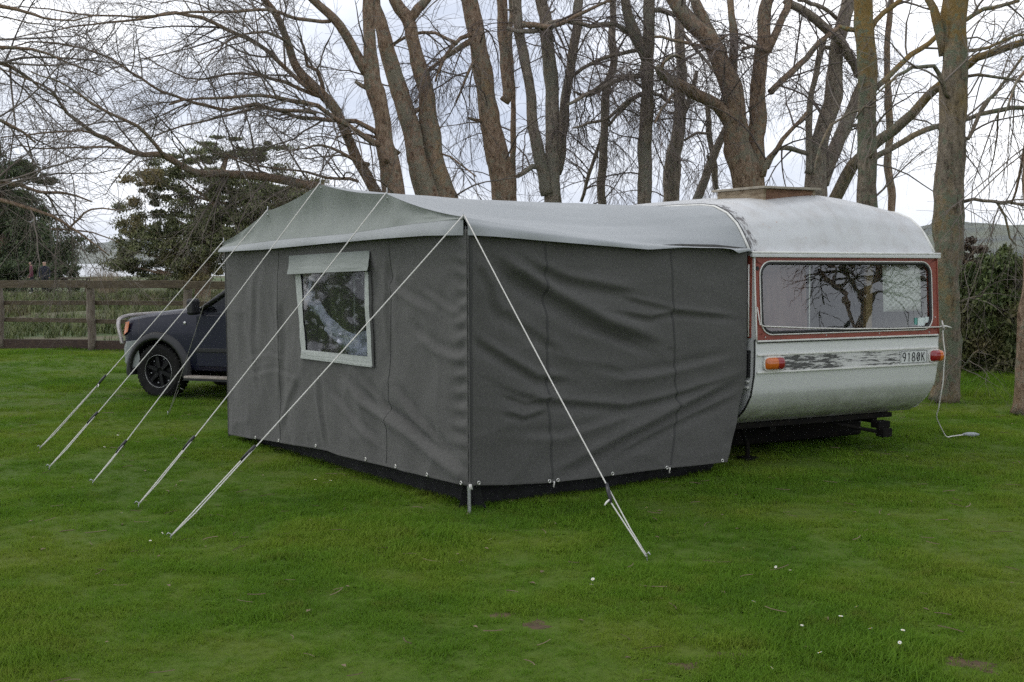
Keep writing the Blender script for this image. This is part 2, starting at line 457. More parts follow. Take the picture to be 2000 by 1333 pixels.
def grass_mat():
    m, N, L, b = new_mat('lawn_blades')
    g = N.new('ShaderNodeNewGeometry')
    pos = g.outputs['Position']
    n1 = noise_node(N, L, pos, 0.55, 5, 0.6)
    c = ramp(N, L, n1, [(0.32, (0.062, 0.146, 0.016)), (0.48, (0.114, 0.220, 0.020)), (0.62, (0.184, 0.246, 0.030))])
    n2 = noise_node(N, L, pos, 3.4, 7, 0.75)
    f = ramp(N, L, n2, [(0.53, (0, 0, 0)), (0.70, (0.6, 0.6, 0.6))])
    c = mixc(N, L, f, c, (0.185, 0.155, 0.040))
    inf = N.new('ShaderNodeObjectInfo')
    c = mixc(N, L, inf.outputs['Random'], c, mixc(N, L, 0.35, c, (0.12, 0.19, 0.02)))
    L.new(c, b.inputs['Base Color'])
    b.inputs['Roughness'].default_value = 0.65
    b.inputs['Specular IOR Level'].default_value = 0.08
    tr = N.new('ShaderNodeBsdfTranslucent'); L.new(mixc(N, L, 0.4, c, (0.17, 0.32, 0.015)), tr.inputs['Color'])
    mx = N.new('ShaderNodeMixShader'); mx.inputs[0].default_value = 0.38
    L.new(b.outputs[0], mx.inputs[1]); L.new(tr.outputs[0], mx.inputs[2])
    L.new(mx.outputs[0], N['Material Output'].inputs['Surface'])
    return m
M_GRASS = grass_mat()
def soil_lawn():
    m, N, L, b = new_mat('lawn_turf')
    pos = N.new('ShaderNodeNewGeometry').outputs['Position']
    n1 = noise_node(N, L, pos, 0.55, 5, 0.6)
    c = ramp(N, L, n1, [(0.32, (0.062, 0.126, 0.013)), (0.48, (0.094, 0.162, 0.016)), (0.64, (0.138, 0.178, 0.024))])
    n2 = noise_node(N, L, pos, 30, 5, 0.7)
    c = mixc(N, L, n2, c, (0.055, 0.080, 0.018))
    L.new(c, b.inputs['Base Color'])
    b.inputs['Roughness'].default_value = 0.9; b.inputs['Specular IOR Level'].default_value = 0.1
    bump(N, L, b, n2, 0.8, 0.03)
    return m
M_TURF = soil_lawn()
def paddock_mat():
    m, N, L, b = new_mat('rough_paddock_ground')
    pos = N.new('ShaderNodeNewGeometry').outputs['Position']
    n1 = noise_node(N, L, pos, 0.35, 6, 0.65, stretch=(0.45, 1, 1))
    c = ramp(N, L, n1, [(0.36, (0.105, 0.085, 0.048)), (0.47, (0.085, 0.088, 0.036)), (0.58, (0.055, 0.098, 0.024)), (0.7, (0.12, 0.105, 0.055))])
    L.new(c, b.inputs['Base Color']); b.inputs['Roughness'].default_value = 0.95
    bump(N, L, b, noise_node(N, L, pos, 6, 5), 0.8, 0.1)
    return m
M_PADD = paddock_mat()
M_EARTH = surf('bare_earth', (0.052, 0.031, 0.013), (0.095, 0.060, 0.028), 18, 0.95, 0.8, 50, bdist=0.02)
M_WOOD = surf('weathered_fence_timber', (0.062, 0.044, 0.026), (0.120, 0.092, 0.056), 7, 0.85, 0.5, 30, stretch=(0.3, 4, 4), bdist=0.01)
M_POST = surf('lichened_post_timber', (0.105, 0.078, 0.058), (0.22, 0.185, 0.15), 9, 0.9, 0.6, 22, stretch=(2, 2, 0.6), bdist=0.015)
M_DARKW = surf('dark_damp_timber', (0.040, 0.024, 0.018), (0.070, 0.044, 0.030), 8, 0.85, 0.4, 30, stretch=(0.3, 4, 4))

# ------------------------------------------------------------------ ground, water, hills
def sheet(name, xs, ys, zf, mat, kind='structure', smooth=True):
    X, Y = np.meshgrid(xs, ys, indexing='ij')
    Z = zf(X, Y)
    a, b = X.shape
    V = np.stack([X, Y, Z], -1).reshape(-1, 3)
    i, j = np.meshgrid(np.arange(a - 1), np.arange(b - 1), indexing='ij')
    q = (i * b + j).ravel()
    Fq = np.stack([q, q + b, q + b + 1, q + 1], -1)
    o = fast_mesh(name, V, Fq, mat, None, smooth)
    return tag(o, kind=kind)
def lawn_z(X, Y):
    near = np.clip((Y - 3.0) / 2.0, 0, 1) * np.clip((24 - Y) / 3.0, 0, 1)
    return (fbm(X * 0.9, Y * 0.9, 3, 4) * 0.022 - 0.004) * near
lawn = sheet('lawn', np.concatenate([np.linspace(-120, -14, 20), np.linspace(-13.5, 14, 150), np.linspace(15, 120, 20)]),
             np.concatenate([np.linspace(-160, 2, 20), np.linspace(3, 24, 150)]), lawn_z, M_TURF)
def padd_z(X, Y):
    base = fbm(X * 0.13, Y * 0.16, 11, 4) * 0.32 * np.clip((Y - 25) / 6, 0, 1) * np.clip((150 - Y) / 30, 0, 1)
    z = np.where(Y < 25, -0.01, 0.02 + base)
    return np.where(Y > 150, -(Y - 150) * 0.16, z)
paddock = sheet('paddock', np.concatenate([np.linspace(-420, -50, 16), np.linspace(-45, 45, 90), np.linspace(50, 420, 16)]),
                np.concatenate([np.linspace(23.9, 60, 60), np.linspace(64, 170, 30)]), padd_z, M_PADD)
side_land = sheet('outer_field', np.array([-420.0, -119.5]), np.array([-160.0, 24.2]), lambda X, Y: X * 0 - 0.02, M_PADD)
side_land2 = sheet('outer_field', np.array([119.5, 420.0]), np.array([-160.0, 24.2]), lambda X, Y: X * 0 - 0.02, M_PADD)
m, N, L, b = new_mat('grey_estuary_water')
b.inputs['Base Color'].default_value = (0.20, 0.22, 0.22, 1); b.inputs['Roughness'].default_value = 0.16
bump(N, L, b, noise_node(N, L, N.new('ShaderNodeNewGeometry').outputs['Position'], 0.5, 4, stretch=(0.3, 1, 1)), 0.25, 0.1)
M_WATER = m
sea = sheet('sea', np.array([-7000.0, -3000, -1000, 0, 1000, 3000, 7000]), np.array([152.0, 400, 1000, 3000, 6300]), lambda X, Y: X * 0 - 1.6, M_WATER)
M_HILL = surf('hill_pasture_and_bush', (0.022, 0.032, 0.022), (0.075, 0.085, 0.045), 0.006, 0.95, coords='Position', detail=7, lo=0.44, hi=0.58)
def ridge(name, x0, x1, y0, y1, hf, seed):
    xs = np.linspace(x0, x1, 110); ys = np.linspace(y0, y1, 26)
    def zf(X, Y):
        t = (Y - y0) / (y1 - y0)
        sh = np.sin(np.clip(t, 0, 1) * math.pi * 0.5) ** 0.8
        return hf(X) * sh * (0.85 + 0.5 * fbm(X / 260, Y / 260, seed, 5)) - 3 * (1 - t)
    return sheet(name, xs, ys, zf, M_HILL)
# faint headland across the bay, and the nearer wooded shore
ridge('hills', -5200, -700, 5300, 6200, lambda X: 20 + 118 * np.exp(-((X + 1980) / 520) ** 2) + 40 * np.exp(-((X + 3600) / 700) ** 2), 5)
ridge('hills', 300, 2600, 2300, 3000, lambda X: 30 + 52 * np.clip((X - 400) / 600, 0, 1) * (0.8 + 0.25 * np.sin(X / 150)), 9)

# haze: one even box of air around everything
def haze_box():
    mb = MB().box((0, 3000, 78), (15000, 7000, 164))
    m = bpy.data.materials.new('hazy_air'); m.use_nodes = True
    N, L = m.node_tree.nodes, m.node_tree.links
    N.remove(N['Principled BSDF'])
    pv = N.new('ShaderNodeVolumePrincipled')
    pv.inputs['Color'].default_value = (0.96, 0.98, 1.0, 1)
    pv.inputs['Density'].default_value = 0.00005
    L.new(pv.outputs[0], N['Material Output'].inputs['Volume'])
    o = mb.build('haze', m)
    tag(o, kind='stuff')
haze_box()

# ------------------------------------------------------------------ caravan frame (shared with the awning rail)
P0 = np.array([1.923, 9.448]); Q0 = np.array([3.745, 10.43])
CW = float(np.linalg.norm(Q0 - P0)); WV = (Q0 - P0) / CW; LV = np.array([-WV[1], WV[0]])
CTILT = 0.008
CLEN = 3.75
caravan = empty('caravan', (P0[0], P0[1], 0), (0, CTILT, math.atan2(WV[1], WV[0])))
tag(caravan, 'old white caravan with brick red window surround, seen from its rear', 'caravan')
CMAT = np.array((Matrix.Translation(caravan.location) @ caravan.rotation_euler.to_matrix().to_4x4()))
def cw(u, v, z):
    """caravan local -> world"""
    q = CMAT @ np.array([u, v, z, 1.0])
    return q[:3]
PROF_V = [0.0, 0.041, 0.087, 0.184, 0.316, 0.485, 0.659, 1.0]
PROF_Z = [1.745, 1.778, 1.855, 1.981, 2.077, 2.139, 2.157, 2.165]
def roof_side_z(v):
    vm = np.minimum(v, CLEN - v)
    return np.interp(vm, PROF_V, PROF_Z)
def roof_z(u, v):
    zs = roof_side_z(v)
    prog = np.clip((zs - 1.745) / 0.42, 0, 1)
    k = 1 - (((u - CW / 2) / (CW / 2)) ** 2 + 0.004) ** 0.66
    return zs + 0.145 * prog ** 0.8 * k
REAR_Z = [0.345, 0.381, 0.486, 0.603, 0.775, 0.941, 1.05, 1.158, 1.485, 1.745]
REAR_V = [0.300, 0.185, 0.069, -0.006, -0.041, -0.045, -0.042, -0.036, -0.013, 0.0]
def rear_v(z): return np.interp(z, REAR_Z, REAR_V)

def rrect(u0, u1, z0, z1, r, n=10):
    pts = []
    for (cx, cz, a0) in ((u1 - r, z1 - r, 0), (u0 + r, z1 - r, 90), (u0 + r, z0 + r, 180), (u1 - r, z0 + r, 270)):
        for k in range(n):
            a = math.radians(a0 + 90.0 * k / (n - 1))
            pts.append((cx + r * math.cos(a), cz + r * math.sin(a)))
    return pts
WU0, WU1, WZ0, WZ1, WR = 0.072, 1.975, 1.112, 1.672, 0.10

# roof skin
us = np.linspace(0, CW, 41)
vv = np.concatenate([[0.0, 0.02, 0.041, 0.062, 0.087, 0.11, 0.135, 0.16, 0.184, 0.215, 0.25, 0.28, 0.316, 0.36, 0.42, 0.485, 0.57, 0.66, 0.8], np.linspace(1.0, CLEN - 1.0, 8)])
vv = np.concatenate([vv, (CLEN - vv[:19])[::-1]])
U, V_ = np.meshgrid(us, vv, indexing='ij')
Z = roof_z(U, V_) + fbm(U * 2.1, V_ * 2.1, 21, 3) * 0.006 * np.clip((V_) * 8, 0, 1)
MB().grid(np.stack([U, V_, Z], -1)).build('roof', M_ROOFP, caravan, smooth=True, local=True)
# seam over the roof and the ribs either side
def roof_strip(u, w, lift, mat, name, v0=0.0, v1=1.6, par=caravan):
    vs2 = np.linspace(v0, v1, 60)
    rows = []
    for uu, h in ((u - w, -0.004), (u - w * 0.55, lift), (u + w * 0.55, lift), (u + w, -0.004)):
        rows.append(np.stack([np.full(60, uu), vs2 + 0 * vs2, roof_z(uu, vs2) + h + fbm(uu * 2.1, vs2 * 2.1, 21, 3) * 0.006 * np.clip(vs2 * 8, 0, 1)], -1))
    return MB().grid(np.array(rows)).build(name, mat, par, smooth=True, local=True)
roof_strip(CW * 0.5, 0.012, 0.004, M_ROOFP, 'roof_seam')
# awning rail along the roof edge, with its dark rubber insert
for du, rr, mt, nm in ((-0.012, 0.013, M_TRIM, 'awning_rail'), (-0.004, 0.008, M_RUBBER, 'rail_insert')):
    vs2 = np.linspace(0.03, CLEN - 0.03, 90)
    zz = roof_side_z(vs2) + (0.004 if nm == 'awning_rail' else 0.014)
    MB().tube(np.stack([np.full(90, du), vs2, zz], -1), rr, 6).build(nm, mt, caravan, smooth=True, local=True)
vs2 = np.linspace(0.03, CLEN - 0.03, 90)
MB().tube(np.stack([np.full(90, CW + 0.006), vs2, roof_side_z(vs2)], -1), 0.011, 6).build('edge_moulding', M_TRIM, caravan, smooth=True, local=True)
# side walls
def side_wall(u, nm, off):
    zr = np.array(REAR_Z); poly = []
    lower = [(float(v), float(z)) for z, v in zip(REAR_Z, REAR_V)]
    top = [(float(v), float(roof_side_z(v))) for v in vv]
    front = [(CLEN - float(v), float(z)) for z, v in zip(REAR_Z, REAR_V)][::-1]
    poly = lower + top[1:-1] + front
    MB().prism(poly, -0.006, 0.006, ((u + off, 0, 0), (0, 1, 0), (0, 0, 1), (1, 0, 0))).build(nm, M_WHITE, caravan, local=True)
side_wall(0, 'side_wall', 0.008)
side_wall(CW, 'side_wall', -0.008)
# red band on the side by the rear corner
MB().box((-0.004, 0.9, 1.40), (0.012, 1.78, 0.66)).build('side_band', M_RED, caravan, local=True)
# rear lower panel (curved)
zs = np.concatenate([np.linspace(0.345, 0.62, 18), np.linspace(0.66, 1.045, 12)])
zs_v = np.interp(zs, REAR_Z, REAR_V)
from_u = np.linspace(0, CW, 24)
U, Z = np.meshgrid(from_u, zs, indexing='ij')
sm = np.convolve(np.pad(zs_v, 2, mode='edge'), np.ones(5) / 5, 'valid')
V_ = np.broadcast_to(sm, U.shape) + fbm(U * 1.7, Z * 2.3, 33, 3) * 0.006
MB().grid(np.stack([U, V_, Z], -1)).build('rear_panel', M_LOWER, caravan, smooth=True, local=True)
# floor and front closing panel
MB().box((CW / 2, CLEN / 2, 0.36), (CW - 0.03, CLEN - 0.62, 0.03)).build('floor_pan', M_CHASSIS, caravan, local=True)
U, Z = np.meshgrid(np.array([0.01, CW - 0.01]), np.array(REAR_Z), indexing='ij')
MB().grid(np.stack([U, CLEN - np.interp(Z, REAR_Z, REAR_V), Z], -1)).build('front_panel', M_WHITE, caravan, smooth=True, local=True)
# red rear window surround with a real opening
inner = rrect(WU0, WU1, WZ0, WZ1, WR, 10)
cx, cz = (WU0 + WU1) / 2, (WZ0 + WZ1) / 2
o0, o1, oz0, oz1 = 0.0, CW, 1.045, 1.735
outer = []
for (u, z) in inner:
    du, dz = u - cx, z - cz
    su = (o1 - cx) / abs(du) if du > 0 else (cx - o0) / max(abs(du), 1e-6)
    szz = (oz1 - cz) / max(abs(dz), 1e-6) if dz > 0 else (cz - oz0) / max(abs(dz), 1e-6)
    k = min(su, szz)
    outer.append((min(max(cx + du * k, o0), o1), min(max(cz + dz * k, oz0), oz1)))
# square off the outer corners
n4 = len(inner) // 4
for q, (cu, cz_) in enumerate(((o1, oz1), (o0, oz1), (o0, oz0), (o1, oz0))):
    outer[q * n4 + n4 // 2] = (cu, cz_)
ring = [outer, [(0.5 * a + 0.5 * c, 0.5 * b_ + 0.5 * d) for (a, b_), (c, d) in zip(outer, inner)], inner]
P = np.array([[[u, rear_v(z) - 0.004, z] for (u, z) in rw] for rw in ring] + [[[u, rear_v(z) + 0.035, z] for (u, z) in inner]])
MB().grid(np.transpose(P, (1, 0, 2)), closed_u=True).build('window_surround', M_RED, caravan, local=True)
def ring_tube(u0, u1, z0, z1, r, rad, off, nm, mat, par):
    pts = rrect(u0, u1, z0, z1, r, 10); pts.append(pts[0]); pts.append(pts[1])
    return MB().tube([(u, rear_v(z) + off, z) for u, z in pts], rad, 7, cap=False).build(nm, mat, par, smooth=True, local=True)
win = MB()
g = rrect(WU0, WU1, WZ0, WZ1, WR, 10)
win.add([(u, rear_v(z) + 0.006, z) for u, z in g], [tuple(range(len(g)))])
wob = win.build('rear_window', M_GLASS, caravan, local=True)
wob['label'] = 'wide rounded rear window reflecting bare branches'
ring_tube(WU0, WU1, WZ0, WZ1, WR, 0.013, -0.004, 'rubber_seal', M_RUBBER, wob)
ring_tube(WU0 - 0.016, WU1 + 0.016, WZ0 - 0.016, WZ1 + 0.016, WR + 0.014, 0.0055, -0.010, 'bright_trim', M_TRIM, wob)
st = MB().box((1.865, rear_v(1.165) + 0.003, 1.165), (0.085, 0.001, 0.07)).build('permit_label', surf('label_paper', (0.72, 0.75, 0.74), (0.5, 0.6, 0.58), 60, 0.6), wob, local=True)
MB().box((1.80, rear_v(1.17) + 0.003, 1.17), (0.035, 0.001, 0.06)).build('green_label', surf('green_label_ink', (0.10, 0.30, 0.26), rough=0.6), wob, local=True)
MB().box((1.935, rear_v(1.18) + 0.003, 1.18), (0.045, 0.001, 0.05)).build('permit_label', bpy.data.materials['label_paper'], wob, local=True)
# gutter and mouldings on the rear
MB().tube([(-0.02, -0.012, 1.757), (CW / 2, -0.012, 1.757), (CW + 0.03, -0.012, 1.757)], 0.012, 6).build('gutter_lip', M_TRIM, caravan, smooth=True, local=True)
MB().box((CW / 2, -0.010, 1.733), (CW + 0.05, 0.035, 0.026)).build('gutter', M_WHITE, caravan, local=True, bevel=0.004)
MB().box((CW / 2, 0.000, 1.7575), (CW - 0.02, 0.012, 0.007)).build('gutter_groove', M_RUBBER, caravan, local=True)
for z, h, mt in ((1.046, 0.014, M_TRIM), (0.935, 0.016, M_TRIM), (0.794, 0.016, M_TRIM)):
    MB().box((CW / 2, rear_v(z) - 0.009, z), (CW - 0.03, 0.016, h)).build('moulding', mt, caravan, local=True, bevel=0.003)
MB().box((CW / 2, rear_v(1.034) - 0.006, 1.0335), (CW - 0.03, 0.012, 0.008)).build('moulding_shade_strip', M_RUBBER, caravan, local=True)  # solid black strip painting the shade line below the top moulding
MB().box((CW / 2 + 0.01, rear_v(0.865) - 0.004, 0.8645), (CW - 0.14, 0.010, 0.124)).build('corroded_strip', M_CORR, caravan, local=True)['label'] = 'corroded black streaked alloy strip'
# corner trims down the near corner
for u, w, z0, z1, mt in ((0.005, 0.016, 1.05, 1.735, M_TRIM), (CW - 0.004, 0.012, 1.05, 1.735, M_RED)):
    MB().tube([(u, rear_v(z) - 0.008, z) for z in np.linspace(z0, z1, 14)], w / 2, 6).build('corner_trim', mt, caravan, smooth=True, local=True)
MB().tube([(-0.004, rear_v(z) + 0.004, z) for z in np.linspace(0.35, 1.06, 30)], 0.008, 6).build('corner_trim', M_RUBBER, caravan, smooth=True, local=True)
for dv in (0.035, 0.065):
    MB().tube([(-0.016, dv, 1.66), (-0.016, dv - 0.01, 1.08)], 0.007, 6).build('side_rail', M_TRIM, caravan, smooth=True, local=True)
MB().box((-0.012, 0.035, 0.86), (0.02, 0.045, 0.22)).build('side_stripe', M_RUBBER, caravan, local=True)
for zz in (0.72, 0.67):
    MB().box((-0.014, 0.06, zz), (0.02, 0.09, 0.016)).build('side_stripe', M_TRIM, caravan, local=True)
# dark vent hole and screws
MB().lathe([(0.0, 0), (0.016, 0), (0.018, 0.006)], 14, c=(0.035, rear_v(1.63) - 0.010, 1.63)).build('screw_plug', M_RUBBER, caravan, local=True)
for u, z in ((0.10, 1.075), (0.75, 1.075), (1.35, 1.075), (1.95, 1.07), (2.03, 1.20)):
    MB().lathe([(0.0, -0.004), (0.006, -0.003), (0.007, 0.0)], 8, c=(u, rear_v(z) - 0.005, z)).build('screw_head', M_CHROME, caravan, local=True)
# tail lights: a rounded lens in two colours on a pale base
def lens_mat(nm, c, em):
    m, N, L, b = new_mat(nm)
    b.inputs['Base Color'].default_value = rgb(c); b.inputs['Roughness'].default_value = 0.15
    b.inputs['Coat Weight'].default_value = 0.5
    bump(N, L, b, noise_node(N, L, N.new('ShaderNodeTexCoord').outputs['Object'], 160, 1, stretch=(1, 1, 0.2)), 0.3, 0.004)
    return m
M_AMBER = lens_mat('amber_lens', (0.52, 0.12, 0.014), 0)
M_REDL = lens_mat('red_lens', (0.24, 0.010, 0.014), 0)
def lens(u0, u1, zc, h, rl, rr, nm, mat, par, depth=0.055):
    K, R = 14, 12
    rows = []
    for k in range(K + 1):
        t = k / K; u = u0 + (u1 - u0) * t
        d = 1.0
        if rl and u - u0 < rl: d = math.sqrt(max(0.0, 1 - ((rl - (u - u0)) / rl) ** 2))
        if rr and u1 - u < rr: d = min(d, math.sqrt(max(0.0, 1 - ((rr - (u1 - u)) / rr) ** 2)))
        d = max(d, 0.03)
        row = []
        for q in range(R + 1):
            a = math.pi * q / R
            row.append((u, rear_v(zc) - 0.008 - depth * (0.3 + 0.7 * d) * math.sin(a) ** 0.55 * d, zc + h / 2 * math.cos(a) * (0.35 + 0.65 * d)))
        rows.append(row)
    mb = MB().grid(np.array(rows))
    n = R + 1
    mb.f.append(tuple(range(n))); mb.mi.append(0); mb.f.append(tuple(K * n + i for i in range(n))[::-1]); mb.mi.append(0)
    return mb.build(nm, mat, par, smooth=True, local=True, autos=50)
for (a, bq, c, left) in ((0.082, 0.195, 0.295, True), (1.945, 2.035, 2.115, False)):
    zc = 0.862
    base = MB().prism(rrect(min(a, c) - 0.006, max(a, c) - (0.0 if left else 0.03), zc - 0.062, zc + 0.062, 0.05, 6), 0, 0.012, ((0, rear_v(zc) - 0.009, 0), (1, 0, 0), (0, 0, 1), (0, -1, 0))).build('tail_light', M_TRIM, caravan, local=True)
    if left:
        lens(a, bq, zc, 0.10, 0.05, 0, 'amber_lens', M_AMBER, base); lens(bq + 0.001, c, zc, 0.10, 0, 0.05, 'red_lens', M_REDL, base)
    else:
        lens(a, bq, zc, 0.10, 0.05, 0, 'red_lens', M_REDL, base); lens(bq + 0.001, c, zc, 0.10, 0, 0.05, 'amber_lens', M_AMBER, base)
# number plate
plate = MB().prism(rrect(1.592, 1.922, 0.803, 0.922, 0.012, 4), 0, 0.004, ((0, rear_v(0.86) - 0.012, 0), (1, 0, 0), (0, 0, 1), (0, -1, 0))).build('number_plate', surf('plate_white', (0.62, 0.64, 0.62), (0.52, 0.53, 0.51), 40, 0.5), caravan, local=True)
plate['label'] = 'white number plate reading 9180K'
ring_pts = rrect(1.600, 1.914, 0.810, 0.915, 0.010, 4); ring_pts += ring_pts[:2]
MB().tube([(u, rear_v(0.86) - 0.0165, z) for u, z in ring_pts], 0.0022, 5, cap=False).build('plate_border', M_RUBBER, plate, local=True)
def arc(cx_, cz_, rx, rz, a0, a1, n=14):
    return [(cx_ + rx * math.cos(math.radians(a0 + (a1 - a0) * k / (n - 1))), cz_ + rz * math.sin(math.radians(a0 + (a1 - a0) * k / (n - 1)))) for k in range(n)]
GLYPH = {'9': [arc(0.5, 0.72, 0.42, 0.28, 0, 360, 20), [(0.92, 0.72), (0.86, 0.35), (0.55, 0.0)]],
         '1': [[(0.22, 0.84), (0.55, 1.0), (0.55, 0.0)]],
         '8': [arc(0.5, 0.75, 0.36, 0.25, 0, 360, 20), arc(0.5, 0.25, 0.44, 0.25, 0, 360, 20)],
         '0': [arc(0.5, 0.5, 0.42, 0.5, 0, 360, 26), [(0.30, 0.22), (0.70, 0.80)]],
         'K': [[(0.12, 0.0), (0.12, 1.0)], [(0.90, 1.0), (0.14, 0.42)], [(0.36, 0.60), (0.95, 0.0)]]}
yv = rear_v(0.86) - 0.0165
for k, chx in enumerate('9180K'):
    mb = MB()
    for st_ in GLYPH[chx]:
        line = [(1.618 + 0.057 * k + x * 0.040, yv, 0.825 + z * 0.074) for x, z in st_]
        mb.tube(line, 0.0046, 6)
    mb.build('character', M_RUBBER, plate, local=True, smooth=True)
# chassis, drawn-up stays, legs, wheels
MB().box((0.90, 0.27, 0.322), (1.80, 0.10, 0.04)).build('chassis_beam', M_CHASSIS, caravan, local=True)
for u in (0.45, 1.62):
    MB().box((u, 1.9, 0.29), (0.06, 3.3, 0.07)).build('chassis_rail', M_CHASSIS, caravan, local=True)
MB().box((1.035, 1.85, 0.20), (1.86, 2.2, 0.28)).build('underbody_shade_block', M_CHASSIS, caravan, local=True, bevel=0.02)  # box added under the floor to block light and keep it dark
MB().tube([(1.15, 0.30, 0.28), (1.42, 0.20, 0.22), (1.56, 0.12, 0.19)], 0.018, 8).box((1.585, 0.10, 0.19), (0.11, 0.09, 0.075)).box((1.60, 0.16, 0.255), (0.14, 0.10, 0.06)).build('corner_steady', M_CHASSIS, caravan, local=True, bevel=0.01)
MB().tube([(0.30, 0.5, 0.31), (0.32, 0.42, 0.12), (0.32, 0.42, 0.02)], 0.02, 8).box((0.32, 0.42, 0.012), (0.14, 0.14, 0.024)).build('corner_steady', M_CHASSIS, caravan, local=True)
for u in (0.12, CW - 0.12):
    w = MB().lathe([(0.0, -0.07), (0.19, -0.07), (0.27, -0.085), (0.29, -0.06), (0.29, 0.06), (0.27, 0.085), (0.19, 0.07), (0.0, 0.07)], 28, c=(0, 0, 0))
    w2 = MB(); vv_ = np.concatenate(w.v); w2.add(np.stack([vv_[:, 1] + u, vv_[:, 0] + CLEN * 0.55, vv_[:, 2] + 0.29], -1), w.f)
    wh = w2.build('wheel', M_TYRE, caravan, smooth=True, local=True, autos=40)
    MB().add(np.stack([vv_[:, 1] * 1.12 + u, vv_[:, 0] * 0.6 + CLEN * 0.55, vv_[:, 2] * 0.6 + 0.29], -1), w.f).build('rim', M_CHROME, wh, smooth=True, local=True, autos=40)
# wooden-sided roof hatch with a weathered lid
M_HATCH = surf('weathered_sunlit_hatch_wood', (0.175, 0.125, 0.075), (0.33, 0.265, 0.18), 7, 0.85, 0.5, 30, stretch=(1, 1, 5), bdist=0.008)  # lighter copy of the hatch wood, sun painted into its tone
M_HATCHR = surf('reddish_hatch_wood', (0.115, 0.055, 0.032), (0.20, 0.105, 0.06), 7, 0.8, 0.4, 30, stretch=(1, 1, 5), bdist=0.008)
hz = 2.308
hatch = MB().box((0.785, 0.785, hz + 0.012), (0.64, 0.72, 0.020)).build('roof_hatch', surf('hatch_lid', (0.22, 0.19, 0.14), (0.36, 0.32, 0.26), 9, 0.85, 0.5, 40), caravan, local=True, bevel=0.004)
for u in (0.51, 1.06):
    MB().box((u, 0.785, hz - 0.072), (0.028, 0.63, 0.146)).build('hatch_side', M_HATCH, hatch, local=True, bevel=0.003)
for v in (0.482, 1.088):
    MB().box((0.785, v, hz - 0.072), (0.521, 0.026, 0.144)).build('hatch_side', M_HATCHR, hatch, local=True, bevel=0.003)
# inside, as far as the window shows
M_INNER = surf('pale_interior_ply', (0.16, 0.158, 0.13), (0.22, 0.215, 0.175), 3, 0.6)
MB().box((CW / 2, 1.25, 1.25), (CW - 0.05, 0.02, 1.5)).build('inner_partition', M_INNER, caravan, local=True)
MB().box((CW / 2, 0.62, 0.92), (CW - 0.05, 1.1, 0.03)).build('bunk_board', M_INNER, caravan, local=True)
MB().box((CW / 2, 0.62, 1.0), (CW - 0.1, 1.0, 0.12)).build('mattress', surf('dull_mattress', (0.20, 0.17, 0.13), (0.28, 0.25, 0.20), 20, 0.9), caravan, local=True, bevel=0.03)
def curtain(u0, u1, z0, z1, v, nm, mat, amp=0.012, nf=9):
    uu = np.linspace(u0, u1, 60); zz = np.linspace(z0, z1, 12)
    U, Z = np.meshgrid(uu, zz, indexing='ij')
    V_ = v + rear_v(Z) + amp * np.sin(U * nf * 2 * math.pi / (u1 - u0) + 1.5 * vnoise(U * 6, Z * 2, 4)) * (1.1 - 0.4 * (Z - z0))
    return MB().grid(np.stack([U, V_, Z], -1)).build(nm, mat, caravan, smooth=True, local=True)
M_CURT = surf('faded_maroon_curtain', (0.12, 0.05, 0.046), (0.20, 0.115, 0.10), 9, 0.9, stretch=(3, 1, 0.4))
curtain(0.10, 0.62, 1.00, 1.70, 0.09, 'curtain', M_CURT)
MB().tube([(0.66, 0.06, 1.0), (0.66, 0.07, 1.70)], 0.006, 6).build('curtain_cord', M_TRIM, caravan, local=True)
MB().box((1.42, 0.16, 1.33), (0.07, 0.03, 0.72)).build('cupboard_post', surf('varnished_timber', (0.26, 0.18, 0.09), (0.34, 0.25, 0.13), 6, 0.5, stretch=(1, 1, 0.2)), caravan, local=True)
MB().box((1.10, 0.9, 1.60), (0.5, 0.3, 0.16)).build('overhead_locker', surf('dark_locker', (0.05, 0.045, 0.04), rough=0.5), caravan, local=True)
# button-tufted pale squab leaning against the window
uu = np.linspace(1.49, 1.95, 72); zz = np.linspace(1.255, 1.665, 66)
U, Z = np.meshgrid(uu, zz, indexing='ij')
du_, dz_ = (U - 1.49) / 0.46 * 2 - 1, (Z - 1.255) / 0.41 * 2 - 1
edge = (1 - du_ ** 8) * (1 - dz_ ** 8)
pat = np.abs(np.sin((U / 0.062 + Z / 0.05) * math.pi / 1.0)) * np.abs(np.sin((U / 0.062 - Z / 0.05) * math.pi / 1.0))
V_ = rear_v(Z) + 0.075 - 0.025 * edge - 0.016 * np.sqrt(pat) * edge
MB().grid(np.stack([U, V_, Z], -1)).build('tufted_cushion', surf('pale_squab_cloth', (0.52, 0.53, 0.49), (0.60, 0.60, 0.56), 30, 0.85), caravan, smooth=True, local=True)['label'] = 'pale button tufted cushion behind the glass'

# ------------------------------------------------------------------ awning
C1 = gr(917, 1003)[:2]; C2 = gr(447, 858)[:2]
FL = float(np.linalg.norm(C2 - C1)); FD = (C2 - C1) / FL; FN = np.array([-FD[1], FD[0]])     # FN points away from caravan, to the camera's left
if FN[0] > 0: FN = -FN
SD_ = P0 + np.array([-0.02, 0.0]) - C1; SL = float(np.linalg.norm(SD_)); SDr = SD_ / SL
SN = np.array([SDr[1], -SDr[0]])                                                              # towards the camera
awning = empty('awning', (C1[0], C1[1], 0))
tag(awning, 'charcoal canvas caravan awning with pale grey roof, pitched against the caravan side', 'awning')

